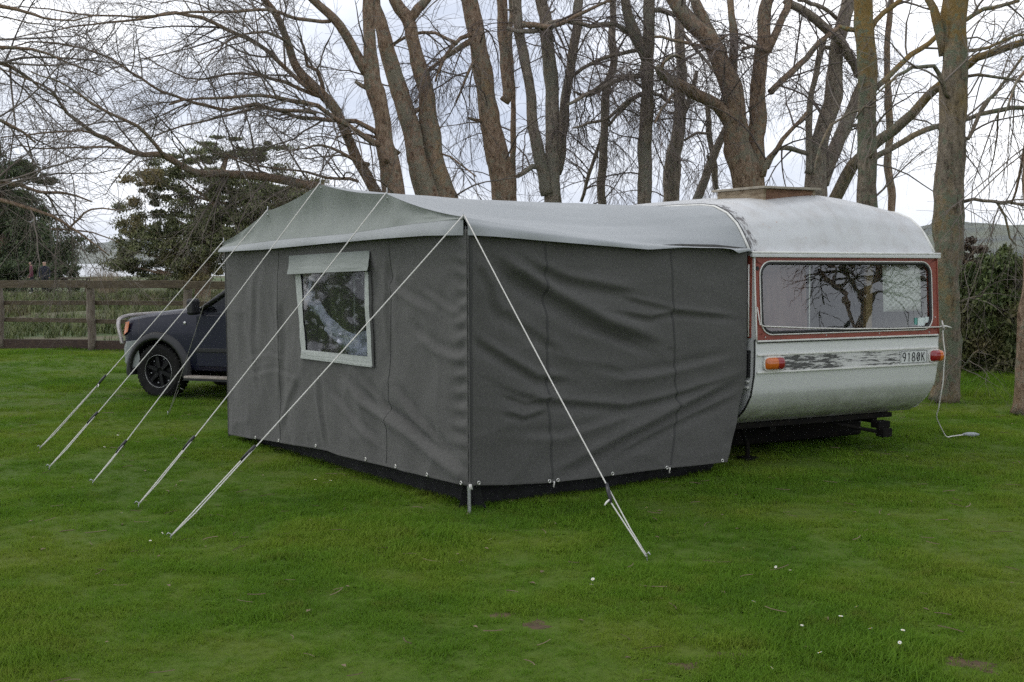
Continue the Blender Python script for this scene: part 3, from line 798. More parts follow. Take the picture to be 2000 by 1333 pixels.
def to_sz(A, D, pts): return [plane_hit(x, y, A, D) for x, y in pts]
def fold_field(s, z, folds):
    out = np.zeros_like(s)
    for pts, amp, wid in folds:
        pts = np.array(pts)
        seg = np.linalg.norm(np.diff(pts, axis=0), axis=1); tot = seg.sum(); acc = 0
        best = np.full(s.shape, 1e9); sgn = np.zeros_like(s); par = np.zeros_like(s)
        for k in range(len(seg)):
            a, d = pts[k], (pts[k + 1] - pts[k]) / seg[k]
            rs, rz = s - a[0], z - a[1]
            t = np.clip(rs * d[0] + rz * d[1], 0, seg[k])
            ds, dz = rs - t * d[0], rz - t * d[1]
            dist = np.hypot(ds, dz)
            side = np.sign(d[0] * rz - d[1] * rs)
            better = dist < best
            best = np.where(better, dist, best); sgn = np.where(better, side, sgn); par = np.where(better, (acc + t) / tot, par)
            acc += seg[k]
        fade = np.clip(np.minimum(par, 1 - par) * 5, 0.12, 1)
        x = best * sgn / wid
        x = x / 0.85
        out += 0.82 * amp * fade * (x * np.exp(-x * x) * 2.2 - 0.45 * np.exp(-np.abs(x) * 2.6) * np.sign(amp))
    return out
def crease(x, y, seed):
    """sharp-edged wrinkles"""
    w = fbm(x * 0.7, y * 0.7, seed + 20, 2) * 1.5
    return 0.35 - np.abs(vnoise(x + w, y + w * 0.6, seed)) ** 0.8 * 1.4 + 0.45 * (0.3 - np.abs(vnoise(x * 2.3 + w, y * 2.1 - w, seed + 5)) * 1.2)
Fpx = lambda pts: to_sz(C1, FD, pts)
Spx = lambda pts: to_sz(C1, SDr, pts)
side_folds = [
    (Spx([(935, 475), (1010, 535), (1082, 582), (1184, 639), (1301, 678)]), 0.050, 0.085),
    (Spx([(990, 480), (1050, 520), (1110, 548), (1180, 562), (1250, 574)]), 0.028, 0.06),
    (Spx([(1180, 606), (1268, 622), (1325, 610), (1447, 622)]), 0.018, 0.035),
    (Spx([(1210, 580), (1290, 600), (1340, 612)]), 0.012, 0.03),
    (Spx([(920, 655), (1001, 711), (1050, 740), (1123, 744)]), 0.026, 0.05),
    (Spx([(953, 740), (1001, 768), (1062, 785), (1160, 792), (1224, 797), (1317, 776), (1459, 728)]), 0.022, 0.045),
    (Spx([(1082, 930), (1184, 878), (1317, 809), (1459, 736)]), 0.042, 0.07),
    (Spx([(1180, 906), (1317, 833), (1455, 768)]), 0.024, 0.05),
    (Spx([(980, 805), (1022, 817), (1075, 800)]), 0.016, 0.03),
    (Spx([(975, 770), (1030, 790), (1090, 775)]), 0.012, 0.025),
    (Spx([(1110, 640), (1180, 655), (1260, 690)]), -0.012, 0.05),
    (Spx([(960, 590), (1040, 650), (1100, 690)]), 0.016, 0.06),
    (Spx([(1150, 720), (1220, 735), (1310, 722), (1440, 690)]), -0.014, 0.05),
    (Spx([(930, 505), (960, 560), (985, 640)]), 0.014, 0.05),
    (Spx([(1000, 850), (1100, 850), (1250, 800)]), -0.012, 0.05),
]
front_folds = [
    (Fpx([(660, 725), (708, 781), (792, 837), (912, 935)]), 0.030, 0.060),
    (Fpx([(697, 730), (750, 798), (820, 850), (912, 930)]), 0.024, 0.05),
    (Fpx([(764, 744), (820, 826), (912, 925)]), 0.028, 0.055),
    (Fpx([(640, 760), (690, 820), (740, 870)]), 0.018, 0.05),
    (Fpx([(545, 560), (548, 680), (542, 800)]), 0.011, 0.09),
    (Fpx([(500, 520), (490, 650), (505, 780)]), 0.009, 0.08),
    (Fpx([(590, 730), (560, 790), (545, 850)]), 0.010, 0.07),
    (Fpx([(740, 520), (765, 560), (850, 610)]), 0.015, 0.05),
    (Fpx([(755, 480), (752, 600), (760, 700)]), 0.010, 0.06),
    (Fpx([(480, 700), (520, 690), (560, 700)]), 0.004, 0.03),
    (Fpx([(480, 735), (530, 722), (590, 740)]), 0.005, 0.035),
    (Fpx([(620, 725), (625, 790), (636, 875)]), 0.011, 0.06),
    (Fpx([(800, 640), (850, 680), (905, 700)]), 0.014, 0.05),
    (Fpx([(820, 560), (870, 600), (908, 615)]), 0.012, 0.04),
]
def hem_interp(pts, A, D):
    q = sorted(to_sz(A, D, pts))
    return lambda s: np.interp(s, [a for a, b_ in q], [b_ for a, b_ in q])
front_hem = hem_interp([(918, 950), (850, 935), (780, 918), (700, 899), (660, 890), (635, 881), (560, 868), (500, 858), (452, 850)], C1, FD)
side_hem = hem_interp([(918, 950), (1000, 948), (1080, 943), (1200, 930), (1310, 915), (1422, 903)], C1, SDr)
side_right = [(1462, 498), (1461, 600), (1460, 735), (1440, 825), (1422, 903)]
_sr = to_sz(C1, SDr, side_right)
side_end = lambda z: np.interp(z, [b_ for a, b_ in _sr][::-1], [a for a, b_ in _sr][::-1])

_vb = sorted(Spx([(918, 460), (960, 463), (1000, 466), (1100, 475), (1200, 483), (1257, 488), (1330, 484), (1400, 485), (1457, 491)]))
VB_S, VB_Z = [a for a, b_ in _vb], [b_ for a, b_ in _vb]
_hb = sorted(Fpx([(918, 460), (904, 460), (841, 461), (746, 468), (620, 479), (526, 488), (435, 493)]))
HB_S, HB_Z = [a for a, b_ in _hb], [b_ for a, b_ in _hb]
def front_surf(s, z):
    s, z = np.asarray(s, float), np.asarray(z, float)
    zig = np.exp(-(s / 0.16) ** 2) * 0.016 * np.sin(z * 55 + 3 * vnoise(s * 4, z * 5, 8)) * np.clip((z - 0.2) * 3, 0, 1)
    d = fold_field(s, z, front_folds) + fbm(s * 1.6, z * 1.0, 51, 3) * 0.034 + crease(s * 2.4, z * 2.0, 52) * 0.020 + zig
    d = d * np.clip(s / 0.10, 0.0, 1) * np.clip((FL - s) / 0.1, 0.2, 1) * np.clip((np.interp(s, HB_S, HB_Z) - 0.01 - z) / 0.2, 0.0, 1) - 0.006
    return np.stack([C1[0] + FD[0] * s + FN[0] * d, C1[1] + FD[1] * s + FN[1] * d, z], -1)
def side_surf(s, z):
    s, z = np.asarray(s, float), np.asarray(z, float)
    d = fold_field(s, z, side_folds) + fbm(s * 1.3, z * 1.7, 61, 3) * 0.030 + crease(s * 1.7, z * 3.4, 62) * 0.022
    d = d * np.clip(s / 0.10, 0.0, 1) * np.clip((2.72 - s) / 0.1, 0.15, 1)
    d = d * np.clip((np.interp(s, VB_S, VB_Z) - 0.01 - z) / 0.22, 0.0, 1) - 0.014
    return np.stack([C1[0] + SDr[0] * s + SN[0] * d, C1[1] + SDr[1] * s + SN[1] * d, z], -1)
# front wall, with the window opening left out
wq = Fpx([(577, 533), (718, 529), (726, 718), (592, 700)])     # TL TR BR BL in (s, z)
NS, NZ = 230, 120
ss = np.linspace(-0.004, FL + 0.03, NS)
tt = np.linspace(0, 1, NZ)
Sg, Tg = np.meshgrid(ss, tt, indexing='ij')
Zg = front_hem(Sg) * (1 - Tg) + (np.interp(Sg, HB_S, HB_Z) + 0.04) * Tg
Pf = front_surf(Sg, Zg)
def in_quad(s, z, q, ins=0.0):
    inside = np.ones_like(s, bool)
    c = np.mean(q, axis=0)
    q = [c + (np.array(p) - c) * (1 - ins) for p in q]
    sg = None
    for k in range(4):
        a, b_ = q[k], q[(k + 1) % 4]
        cr = (b_[0] - a[0]) * (z - a[1]) - (b_[1] - a[1]) * (s - a[0])
        ref = (b_[0] - a[0]) * (c[1] - a[1]) - (b_[1] - a[1]) * (c[0] - a[0])
        inside &= (cr * np.sign(ref)) > 0
    return inside
Sc = 0.25 * (Sg[:-1, :-1] + Sg[1:, :-1] + Sg[:-1, 1:] + Sg[1:, 1:]); Zc = 0.25 * (Zg[:-1, :-1] + Zg[1:, :-1] + Zg[:-1, 1:] + Zg[1:, 1:])
keep = ~in_quad(Sc, Zc, wq, 0.09)
i, j = np.nonzero(keep)
q_ = i * NZ + j
fw_o = fast_mesh('front_wall', Pf.reshape(-1, 3), np.stack([q_, q_ + NZ, q_ + NZ + 1, q_ + 1], -1), M_CANV, awning)
fw_o['label'] = 'creased charcoal front wall with the window'
# side wall
NS2, NZ2 = 190, 130
rr = np.linspace(0, 1, NS2)
Rg, Tg = np.meshgrid(rr, np.linspace(0, 1, NZ2), indexing='ij')
Sg = Rg * 2.6
for _ in range(3):
    Zg = side_hem(Sg) * (1 - Tg) + (np.interp(Sg, VB_S, VB_Z) + 0.028) * Tg
    Sg = Rg * side_end(Zg) 
sw_o = fast_mesh('side_wall', side_surf(Sg, Zg).reshape(-1, 3), (lambda q: np.stack([q, q + NZ2, q + NZ2 + 1, q + 1], -1))((np.arange(NS2 - 1)[:, None] * NZ2 + np.arange(NZ2 - 1)[None]).ravel()), M_CANV, awning)
sw_o['label'] = 'charcoal side wall with deep diagonal creases'
# far side wall and the mud skirt, plain sheets
FAR = cw(-0.03, CLEN - 0.05, 0)[:2]
g_ = np.linspace(0, 1, 30)
A_, B_ = np.meshgrid(g_, np.linspace(0.03, 1.86, 12), indexing='ij')
bulge = 0.03 * fbm(A_ * 5, B_ * 2, 71, 3)
Pq = np.stack([C2[0] + (FAR[0] - C2[0]) * A_ + FD[0] * bulge, C2[1] + (FAR[1] - C2[1]) * A_ + FD[1] * bulge, B_], -1)
MB().grid(Pq).build('far_side_wall', M_CANV, awning, smooth=True)
M_SKIRT = surf('mud_skirt_shade_black', (0.006, 0.006, 0.0065), (0.016, 0.016, 0.018), 14, 0.8)  # skirt cloth, blackened to paint in the shade under the hem
for fn, n2, hemf, s1 in ((front_surf, FN, front_hem, FL - 0.02), (side_surf, SN, side_hem, 2.46)):
    sq = np.linspace(0.03, s1, 120); rows = []
    for k in np.linspace(0, 1, 8):
        hz_ = hemf(sq)
        p = fn(sq, hz_ + 0.06)
        z = (hz_ + 0.06) * (1 - k) + (-0.01) * k
        ins = 0.09 + 0.07 * k + 0.025 * k * fbm(sq * 6, np.full(120, k * 2.0), 66, 3)
        rows.append(np.stack([p[:, 0] - n2[0] * ins, p[:, 1] - n2[1] * ins, z], -1))
    MB().grid(np.array(rows)).build('mud_skirt', M_SKIRT, awning, smooth=True)
# roof: lofted between the pole line of the front and the caravan rail
fp = Fpx([(905, 424), (755, 379), (625, 360), (522, 413), (436, 474)])
ft = [0, 0.264, 0.5, 0.77, 1.0]
def front_edge(t):
    s = np.interp(t, ft, [a for a, b_ in fp]); z = np.interp(t, ft, [b_ for a, b_ in fp])
    loc = np.zeros_like(t)
    for a, b_ in zip(ft[:-1], ft[1:]):
        k = np.clip((t - a) / (b_ - a), 0, 1); loc = np.maximum(loc, 4 * k * (1 - k))
    return s, z - 0.022 * loc
rt = [0, 0.10, 0.20, 0.264, 0.5, 0.77, 0.92, 1.0]
rv = [0.05, 0.17, 0.36, 0.56, 1.8, 3.0, 3.5, 3.68]
NT, NW = 90, 80
T, Wp = np.meshgrid(np.linspace(0, 1, NT), np.linspace(0, 1, NW), indexing='ij')
def roof_pt(T, Wp, extra=0.0):
    s, z = front_edge(T)
    A = np.stack([C1[0] + FD[0] * s, C1[1] + FD[1] * s, z], -1)
    v = np.interp(T, rt, rv)
    zr_ = roof_side_z(v) + 0.002
    B = np.stack([P0[0] + WV[0] * -0.014 + LV[0] * v, P0[1] + WV[1] * -0.014 + LV[1] * v, zr_], -1)
    Pm = A * (1 - Wp[..., None]) + B * Wp[..., None]
    sag = 4 * Wp * (1 - Wp)
    Pm[..., 2] -= sag * (0.050 + 0.030 * np.sin(T * math.pi * 4.1))
    Pm[..., 2] += sag * (fbm(Wp * 2.0, T * 14, 81, 4) * 0.035) + extra
    return Pm
MB().grid(roof_pt(T, Wp)).build('roof', M_ROOFC, awning, smooth=True, thick=0.0)['label'] = 'pale silver grey awning roof'
# side valance hanging from the roof edge
vb = [(918, 460), (960, 463), (1000, 466), (1100, 475), (1200, 483), (1257, 488), (1330, 484), (1400, 485), (1420, 487), (1436, 495), (1457, 491)]
vb_s = Spx(vb)
wline = np.linspace(0, 1, 100)
topv = roof_pt(np.zeros(100), wline)
sv = (topv[:, :2] - C1) @ SDr
zb = np.interp(sv, [a for a, b_ in vb_s], [b_ for a, b_ in vb_s])
rows = []
for k in np.linspace(0, 1, 9):
    out = 0.030 * math.sin(k * math.pi * 0.5) + 0.010 * k + 0.010 * k * np.sin(sv * 9) * k
    out = out * np.clip((1 - wline) * 12, 0.25, 1) * np.clip(sv / 0.16, 0, 1)
    out = out + 0.052 * min(1.0, k * 2.5)
    z = topv[:, 2] * (1 - k) + zb * k
    rows.append(np.stack([topv[:, 0] + SN[0] * out, topv[:, 1] + SN[1] * out, z], -1))
MB().grid(np.array(rows)).build('side_valance', M_ROOFC, awning, smooth=True)
# gable front
hb = Fpx([(918, 460), (904, 460), (841, 461), (746, 468), (620, 479), (526, 488), (435, 493)])
hc = Fpx([(912, 430), (898, 429), (810, 438), (683, 457), (557, 468), (447, 482), (436, 484)])
tg = np.linspace(0, 1, 110)
sg_, zg_ = front_edge(tg)
def li(q, s):
    q = sorted(q); return np.interp(s, [a for a, b_ in q], [b_ for a, b_ in q])
zcrease, zhem = np.minimum(li(hc, sg_), zg_ - 0.004), li(hb, sg_)
rows = []
for k in np.linspace(0, 1, 26):
    z = zg_ * (1 - k) + zcrease * k
    d = 0.004 - 0.05 * math.sin(k * math.pi) * np.clip((zg_ - zcrease) * 3, 0, 1) + 0.022 * k * np.clip((sg_ - 0.04) / 0.18, 0, 1) + fbm(sg_ * 2.2, z * 3.0 + k, 91, 4) * 0.05 * math.sin(k * math.pi)
    rows.append(np.stack([C1[0] + FD[0] * sg_ + FN[0] * d, C1[1] + FD[1] * sg_ + FN[1] * d, z], -1))
MB().grid(np.array(rows)).build('gable_panel', M_GABLE, awning, smooth=True)
rows = []
for k in np.linspace(0, 1, 8):
    z = (zcrease - 0.001) * (1 - k) + zhem * k
    d = (0.026 + 0.035 * math.sin(k * 1.6) + 0.008 * k * np.sin(sg_ * 7 + 1)) * np.clip((sg_ - 0.04) / 0.18, 0, 1)
    rows.append(np.stack([C1[0] + FD[0] * sg_ + FN[0] * d, C1[1] + FD[1] * sg_ + FN[1] * d, z], -1))
MB().grid(np.array(rows)).build('front_valance', M_ROOFC, awning, smooth=True)
# seams, corner flap, bottom hems: thin strips that follow the cloth
def strip(fn, n2, line, w, nm, mat, lift=0.003, n=90, horiz=False):
    s0 = np.interp(np.linspace(0, 1, n), np.linspace(0, 1, len(line)), [a for a, b_ in line])
    z0 = np.interp(np.linspace(0, 1, n), np.linspace(0, 1, len(line)), [b_ for a, b_ in line])
    rows = []
    for d in (-w, 0, w):
        p = fn(s0 + (0 if horiz else d), z0 + (d if horiz else 0))
        p[:, :2] += n2 * (lift if d == 0 else lift * 0.6)
        rows.append(p)
    return MB().grid(np.array(rows)).build(nm, mat, awning, smooth=True)
strip(side_surf, SN, Spx([(1068, 478), (1070, 600), (1073, 800), (1080, 938)]), 0.009, 'seam', M_SEAM)
strip(side_surf, SN, Spx([(1313, 490), (1315, 600), (1320, 740), (1330, 800), (1312, 910)]), 0.009, 'seam', M_SEAM)
strip(front_surf, FN, Fpx([(757, 470), (757, 700), (752, 910)]), 0.010, 'seam', M_CANV, 0.005)
strip(front_surf, FN, Fpx([(542, 487), (541, 680), (545, 864)]), 0.010, 'seam', M_CANV, 0.005)
strip(side_surf, SN, Spx([(921, 462), (922, 700), (920, 948)]), 0.014, 'corner_flap', M_SEAM, 0.006)
sL = np.linspace(0.0, FL, 60)
strip(front_surf, FN, [(float(a), float(front_hem(a)) + 0.012) for a in sL], 0.011, 'hem', M_CANV, 0.005, 140, True)
sL = np.linspace(0.0, 2.46, 60)
strip(side_surf, SN, [(float(a), float(side_hem(a)) + 0.012) for a in sL], 0.011, 'hem', M_CANV, 0.005, 140, True)
# eyelets along the hems
ey_me = None
def eyelet(p, nrm):
    global ey_me
    if ey_me is None:
        mb = MB(); a = np.linspace(0, 2 * math.pi, 13)
        mb.tube(np.stack([np.cos(a) * 0.011, 0 * a, np.sin(a) * 0.011], -1), 0.004, 6, cap=False)
        ey_me = mb.build('eyelet', M_BRASS, awning, smooth=True, local=True); o = ey_me
    else:
        o = ey_me.copy(); COL.objects.link(o); o.parent = awning
    o.location = np.asarray(p) - np.array(awning.location)
    o.rotation_euler = (0, 0, math.atan2(nrm[1], nrm[0]) + math.pi / 2)
for px_, py_ in ((937, 944), (1072, 940), (1089, 938), (1198, 926), (1303, 914), (1411, 900)):
    s_, z_ = plane_hit(px_, py_, C1, SDr)
    p = side_surf(np.array([s_]), np.array([z_]))[0]; p[:2] += SN * 0.008; eyelet(p, SN)
for px_, py_ in ((905, 943), (838, 927), (775, 911), (716, 897), (615, 871), (543, 861), (500, 855)):
    s_, z_ = plane_hit(px_, py_, C1, FD)
    p = front_surf(np.array([s_]), np.array([z_]))[0]; p[:2] += FN * 0.008; eyelet(p, FN)
# hem ties and rubber loops
for px_, py_ in ((1081, 944), (1308, 917)):
    s_, z_ = plane_hit(px_, py_, C1, SDr)
    p = side_surf(np.array([s_]), np.array([z_]))[0]; p[:2] += SN * 0.01
    MB().tube([p + np.array([0, 0, 0.015]), p, p - np.array([0.004, 0, 0.03])], 0.006, 6).build('hem_tie', M_ROPE, awning, smooth=True)
# window: roll-up flap, border, clear pane with crinkles, cloth gathered behind
def front_patch(quad, lift, nu=30, nv=30, wob=0.0, seed=0, curl=None):
    q = [np.array(p) for p in quad]
    a, b_ = np.meshgrid(np.linspace(0, 1, nu), np.linspace(0, 1, nv), indexing='ij')
    SZ = (q[0] * (1 - a[..., None]) + q[1] * a[..., None]) * (1 - b_[..., None]) + (q[3] * (1 - a[..., None]) + q[2] * a[..., None]) * b_[..., None]
    p = front_surf(SZ[..., 0], SZ[..., 1])
    l = lift + wob * fbm(a * 5, b_ * 5, seed, 4)
    if curl is not None: l = l + curl(a, b_)
    p[..., 0] += FN[0] * l; p[..., 1] += FN[1] * l
    return p
win_a = MB().grid(front_patch(wq, 0.006, 40, 40, 0.005, 5)).build('window', M_VINYL, awning, smooth=True)
win_a['label'] = 'clear crinkled vinyl window in pale canvas border'
flap = Fpx([(565, 500), (721, 490), (727, 529), (573, 536)])
MB().grid(front_patch(flap, 0.012, 24, 12, 0.006, 3, lambda a, b_: 0.045 * b_ ** 1.3)).build('window_flap', M_GABLE, win_a, smooth=False, local=False)
bpy.data.objects['window_flap'].parent = win_a
fix = bpy.data.objects['window_flap']
def child_of(o, par):
    """re-parent a mesh built against the awning under one of its parts (all share the awning's origin)"""
    o.parent = par; return o
M_BORD = canvas('pale_window_border', (0.36, 0.38, 0.355), (0.26, 0.27, 0.22))
for quad, nm, m_ in ((Fpx([(594, 683), (721, 697), (725, 718), (592, 700)]), 'border', M_BORD), (Fpx([(712, 531), (719, 531), (726, 716), (718, 714)]), 'border', M_BORD),
                     (Fpx([(578, 536), (588, 536), (602, 690), (594, 690)]), 'border', M_BORD), (Fpx([(720, 531), (724, 531), (730, 718), (726, 718)]), 'zip', M_SEAM)):
    child_of(MB().grid(front_patch(quad, 0.013, 6, 30, 0.004, 7)).build(nm, m_, awning, smooth=True), win_a)
# vertices above were built relative to the awning; the window part shares its origin
for o in list(win_a.children):
    if o.name.startswith('window_flap'):
        me = o.data
        n = np.zeros(len(me.vertices) * 3, np.float32); me.vertices.foreach_get('co', n)
        n = n.reshape(-1, 3) - (np.array(awning.location) - np.array(win_a.location)).astype(np.float32); me.vertices.foreach_set('co', n.ravel())
# gathered inner curtain seen through the pane
band = Fpx([(588, 572), (612, 588), (648, 638), (688, 655), (722, 640)]); band2 = Fpx([(590, 592), (604, 610), (640, 662), (676, 702), (722, 712)])
b1 = np.array(band); b2 = np.array(band2)
rows = []
for k in np.linspace(0, 1, 10):
    line = b1 * (1 - k) + b2 * k
    s_ = np.interp(np.linspace(0, 1, 60), np.linspace(0, 1, 5), line[:, 0]); z_ = np.interp(np.linspace(0, 1, 60), np.linspace(0, 1, 5), line[:, 1])
    d = -0.05 + 0.03 * math.sin(k * math.pi) + 0.05 * fbm(np.linspace(0, 12, 60) + k * 2.5, np.full(60, k * 5.0), 13, 4)
    rows.append(np.stack([C1[0] + FD[0] * s_ + FN[0] * d, C1[1] + FD[1] * s_ + FN[1] * d, z_], -1))
child_of(MB().grid(np.array(rows)).build('inner_curtain', surf('blue_white_sheer', (0.16, 0.17, 0.20), (0.40, 0.41, 0.47), 16, 0.4, 0.8, 40, bdist=0.02, stretch=(1.0, 1.0, 0.5), detail=8), awning, smooth=True), win_a)
up1 = Fpx([(578, 536), (600, 536), (607, 580), (590, 585)])
child_of(MB().grid(front_patch(up1, -0.035, 16, 16, 0.05, 17)).build('inner_curtain', bpy.data.materials['blue_white_sheer'], awning, smooth=True), win_a)
# poles with top spikes
def pole(s, ztop, nm='pole', r=0.011, off=-0.30, z0=0.0, spike=0.045):
    x, y = C1 + FD * s + FN * off
    x1, y1 = C1 + FD * s - FN * 0.004
    o = MB().tube([(x, y, z0), (x, y, ztop - 0.35), (x1, y1, ztop - 0.02)], r, 10).build(nm, M_STEEL, awning, smooth=True, autos=50)
    MB().tube([(x1, y1, ztop - 0.03), (x1, y1, ztop + spike)], 0.004, 6).build('pole_spike', M_STEEL, awning, smooth=True)
for (s_, z_) in fp[1:]:
    pole(s_, z_)
x, y = C1
lean = (fp[0][0]) * FD
po = MB().tube([(x, y, 0.0), (x + lean[0] * 0.1, y + lean[1] * 0.1, 0.185)], 0.0125, 10).tube([(x - (FN + SN)[0] * 0.05, y - (FN + SN)[1] * 0.05, 0.15), (x + lean[0] - (FN + SN)[0] * 0.05, y + lean[1] - (FN + SN)[1] * 0.05, fp[0][1] - 0.06)], 0.0125, 10).build('corner_pole', M_STEEL, awning, smooth=True, autos=50)
MB().tube([(x + SN[0] * 0.012, y + SN[1] * 0.012, 0.20), (x + SN[0] * 0.014, y + SN[1] * 0.014, 0.165)], 0.010, 8).build('hem_tie', M_ROPE, awning, smooth=True)
cpt = np.array([C1[0] + lean[0], C1[1] + lean[1], fp[0][1]])
MB().tube([cpt - (0, 0, 0.02), cpt + (0, 0, 0.05)], 0.004, 6).build('pole_spike', M_STEEL, awning, smooth=True)
# inner ridge and roof poles (seen only under the hem)
for t in (0.264, 0.5, 0.77):
    a = roof_pt(np.array([t]), np.array([0.0]))[0]; b_ = roof_pt(np.array([t]), np.array([1.0]))[0]
    MB().tube([a - (0, 0, 0.03), (a + b_) / 2 - (0, 0, 0.13), b_ - (0, 0, 0.05)], 0.012, 8).build('roof_pole', M_STEEL, awning, smooth=True)

# ------------------------------------------------------------------ guy ropes
def nearest_t(a, b_, px, py):
    ts = np.linspace(0, 1, 2000); P = a[None] * (1 - ts[:, None]) + b_[None] * ts[:, None] - CAM
    d = P @ FW; X = 1000 + F_PX * (P @ RT) / d; Y = 666.5 - F_PX * (P @ UP) / d
    return ts[np.argmin((X - px) ** 2 + (Y - py) ** 2)]
def guy(top, peg_px, slid_px, label, r=0.0042, mat=M_ROPE, off=0.02, turn=1):
    peg = gr(*peg_px)
    t = nearest_t(top, peg, *slid_px)
    root = empty('guy_rope', peg)
    tag(root, label, 'guy rope', 'guy ropes of the awning')
    sl = top * (1 - t) + peg * t
    ax = (peg - top) / np.linalg.norm(peg - top)
    sidev = np.cross(ax, (0, 0, 1)); sidev /= np.linalg.norm(sidev); upv = np.cross(sidev, ax)
    sagd = 0.012
    ts = np.linspace(0, 1, 14)
    line = top[None] * (1 - ts[:, None]) + peg[None] * ts[:, None]; line[:, 2] -= sagd * 4 * ts * (1 - ts)
    line[-1, 2] = 0.02
    MB().tube(line, r, 7).build('rope', mat, root, smooth=True)
    q = sl + sidev * off * turn + ax * 0.07
    back = np.array([q * (1 - k) + (peg + np.array([0, 0, 0.02]) + sidev * 0.008) * k for k in np.linspace(0, 1, 8)])
    MB().tube(back, r, 7).build('rope', mat, root, smooth=True)
    # tensioner: dark plastic bar with two holes bridged by the cord
    s0 = sl - ax * 0.035; s1 = q + ax * 0.02
    MB().tube(np.array([s0, s0 * 0.6 + s1 * 0.4, s1]), [0.010, 0.0125, 0.010], 8).build('tensioner', M_BLACKP, root, smooth=True)
    MB().tube(np.array([q, q + sidev * 0.022 * turn - (0, 0, 0.010), q + sidev * 0.045 * turn + ax * 0.01 - (0, 0, 0.016)]), [r * 1.5, r * 1.5, r], 6).build('knot', mat, root, smooth=True)
    # steel peg with hook
    d = np.array([ax[0], ax[1], 0]); d /= np.linalg.norm(d)
    pk = [peg + d * 0.012 + (0, 0, -0.14), peg + (0, 0, 0.0), peg - d * 0.004 + (0, 0, 0.035), peg + d * 0.012 + (0, 0, 0.046), peg + d * 0.024 + (0, 0, 0.032)]
    MB().tube(np.array(pk), 0.0038, 7).build('peg', M_STEEL, root, smooth=True)
    return root
def fpt(k):
    s, z = fp[k]; return np.array([C1[0] + FD[0] * s + FN[0] * 0.0, C1[1] + FD[1] * s, z + 0.012])
guy(fpt(0), (333, 1055), (497, 884), 'taut white guy rope pegged nearest the front left, from the near awning corner')
guy(fpt(1), (270, 992), (374, 860), 'white guy rope running from the pole between near corner and peak, crossing the window flap')
guy(fpt(2), (181, 948), (241, 867), 'white guy rope running from the peak of the awning gable')
guy(fpt(3), (96, 918), (186, 812), 'white guy rope from the pole just beyond the gable peak, with loose knot end')
guy(fpt(4), (78, 880), (200, 737), 'white guy rope from the far awning corner, pegged farthest left', turn=-1)
guy(fpt(0) + np.array([0.006, 0, 0]), (1264, 1094), (1187, 957), 'white guy rope slanting across the awning side wall to the right', off=0.045)
guy(fpt(4) + np.array([-0.05, 0.12, -0.08]), (328, 812), (343, 749), 'thin grey guy line hanging steeply in front of the pickup wheel', 0.0028, M_CORD, 0.03)

# cord tied round the back of the caravan, and the supply lead hanging beside it
cord = empty('tie_cord', cw(0, 0, 0))
tag(cord, 'white cord tied tight across the caravan rear window', 'cord')
def rp(px, py, off=-0.02):
    u, z = plane_hit(px, py, P0, WV)
    return np.array([P0[0] + WV[0] * u - LV[0] * -off, P0[1] + WV[1] * u - LV[1] * -off, z])
pts = [rp(1474, 600, -0.03), rp(1476, 634, -0.055), rp(1482, 637, -0.07), rp(1560, 640, -0.07), rp(1650, 642, -0.07), rp(1740, 641, -0.07), rp(1829, 638, -0.06)]
MB().tube(np.array(pts), 0.0055, 7).build('cord_run', M_ROPE, cord, smooth=True)
MB().tube(np.array([rp(1829, 626, -0.06), rp(1830, 640, -0.075), rp(1834, 642, -0.06), rp(1829, 637, -0.05), rp(1838, 637, -0.06), rp(1848, 640, -0.06)]), [0.005, 0.010, 0.012, 0.010, 0.008, 0.005], 7).build('knot', M_ROPE, cord, smooth=True)
lead = empty('supply_lead', gr(1895, 857))
tag(lead, 'white electrical lead hanging off the caravan corner, plug lying on the grass', 'cable')
gpl = gr(1895, 857)
hang = [rp(1831, 645, -0.06), rp(1832, 665, -0.06), rp(1833, 690, -0.075), rp(1831, 715, -0.07), rp(1832, 745, -0.06)]
low = [at(1836, 780, 10.45), at(1833, 800, 10.5), at(1828, 813, 10.55), at(1834, 829, 10.7), at(1841, 842, 10.85), at(1848, 855, 10.95)]
end = [gr(1858, 859) + (0, 0, 0.03), gr(1872, 858) + (0, 0, 0.035), gr(1882, 857) + (0, 0, 0.035)]
ctl = np.array(hang + low + end)
def smooth_line(c, n=60, it=2):
    c = np.asarray(c, float)
    for _ in range(it):
        q = [c[0]]
        for a, b_ in zip(c[:-1], c[1:]): q += [a * 0.75 + b_ * 0.25, a * 0.25 + b_ * 0.75]
        q.append(c[-1]); c = np.array(q)
    return c
MB().tube(smooth_line(ctl), 0.0055, 7).build('lead_cable', M_ROPE, lead, smooth=True)
pa, pb = gr(1880, 857) + (0, 0, 0.04), gr(1912, 857) + (0, 0, 0.035)
MB().tube(np.array([pa, pa * 0.7 + pb * 0.3, pa * 0.3 + pb * 0.7, pb]), [0.009, 0.022, 0.024, 0.012], 10).build('plug', surf('grey_plug', (0.30, 0.32, 0.34), rough=0.4), lead, smooth=True)

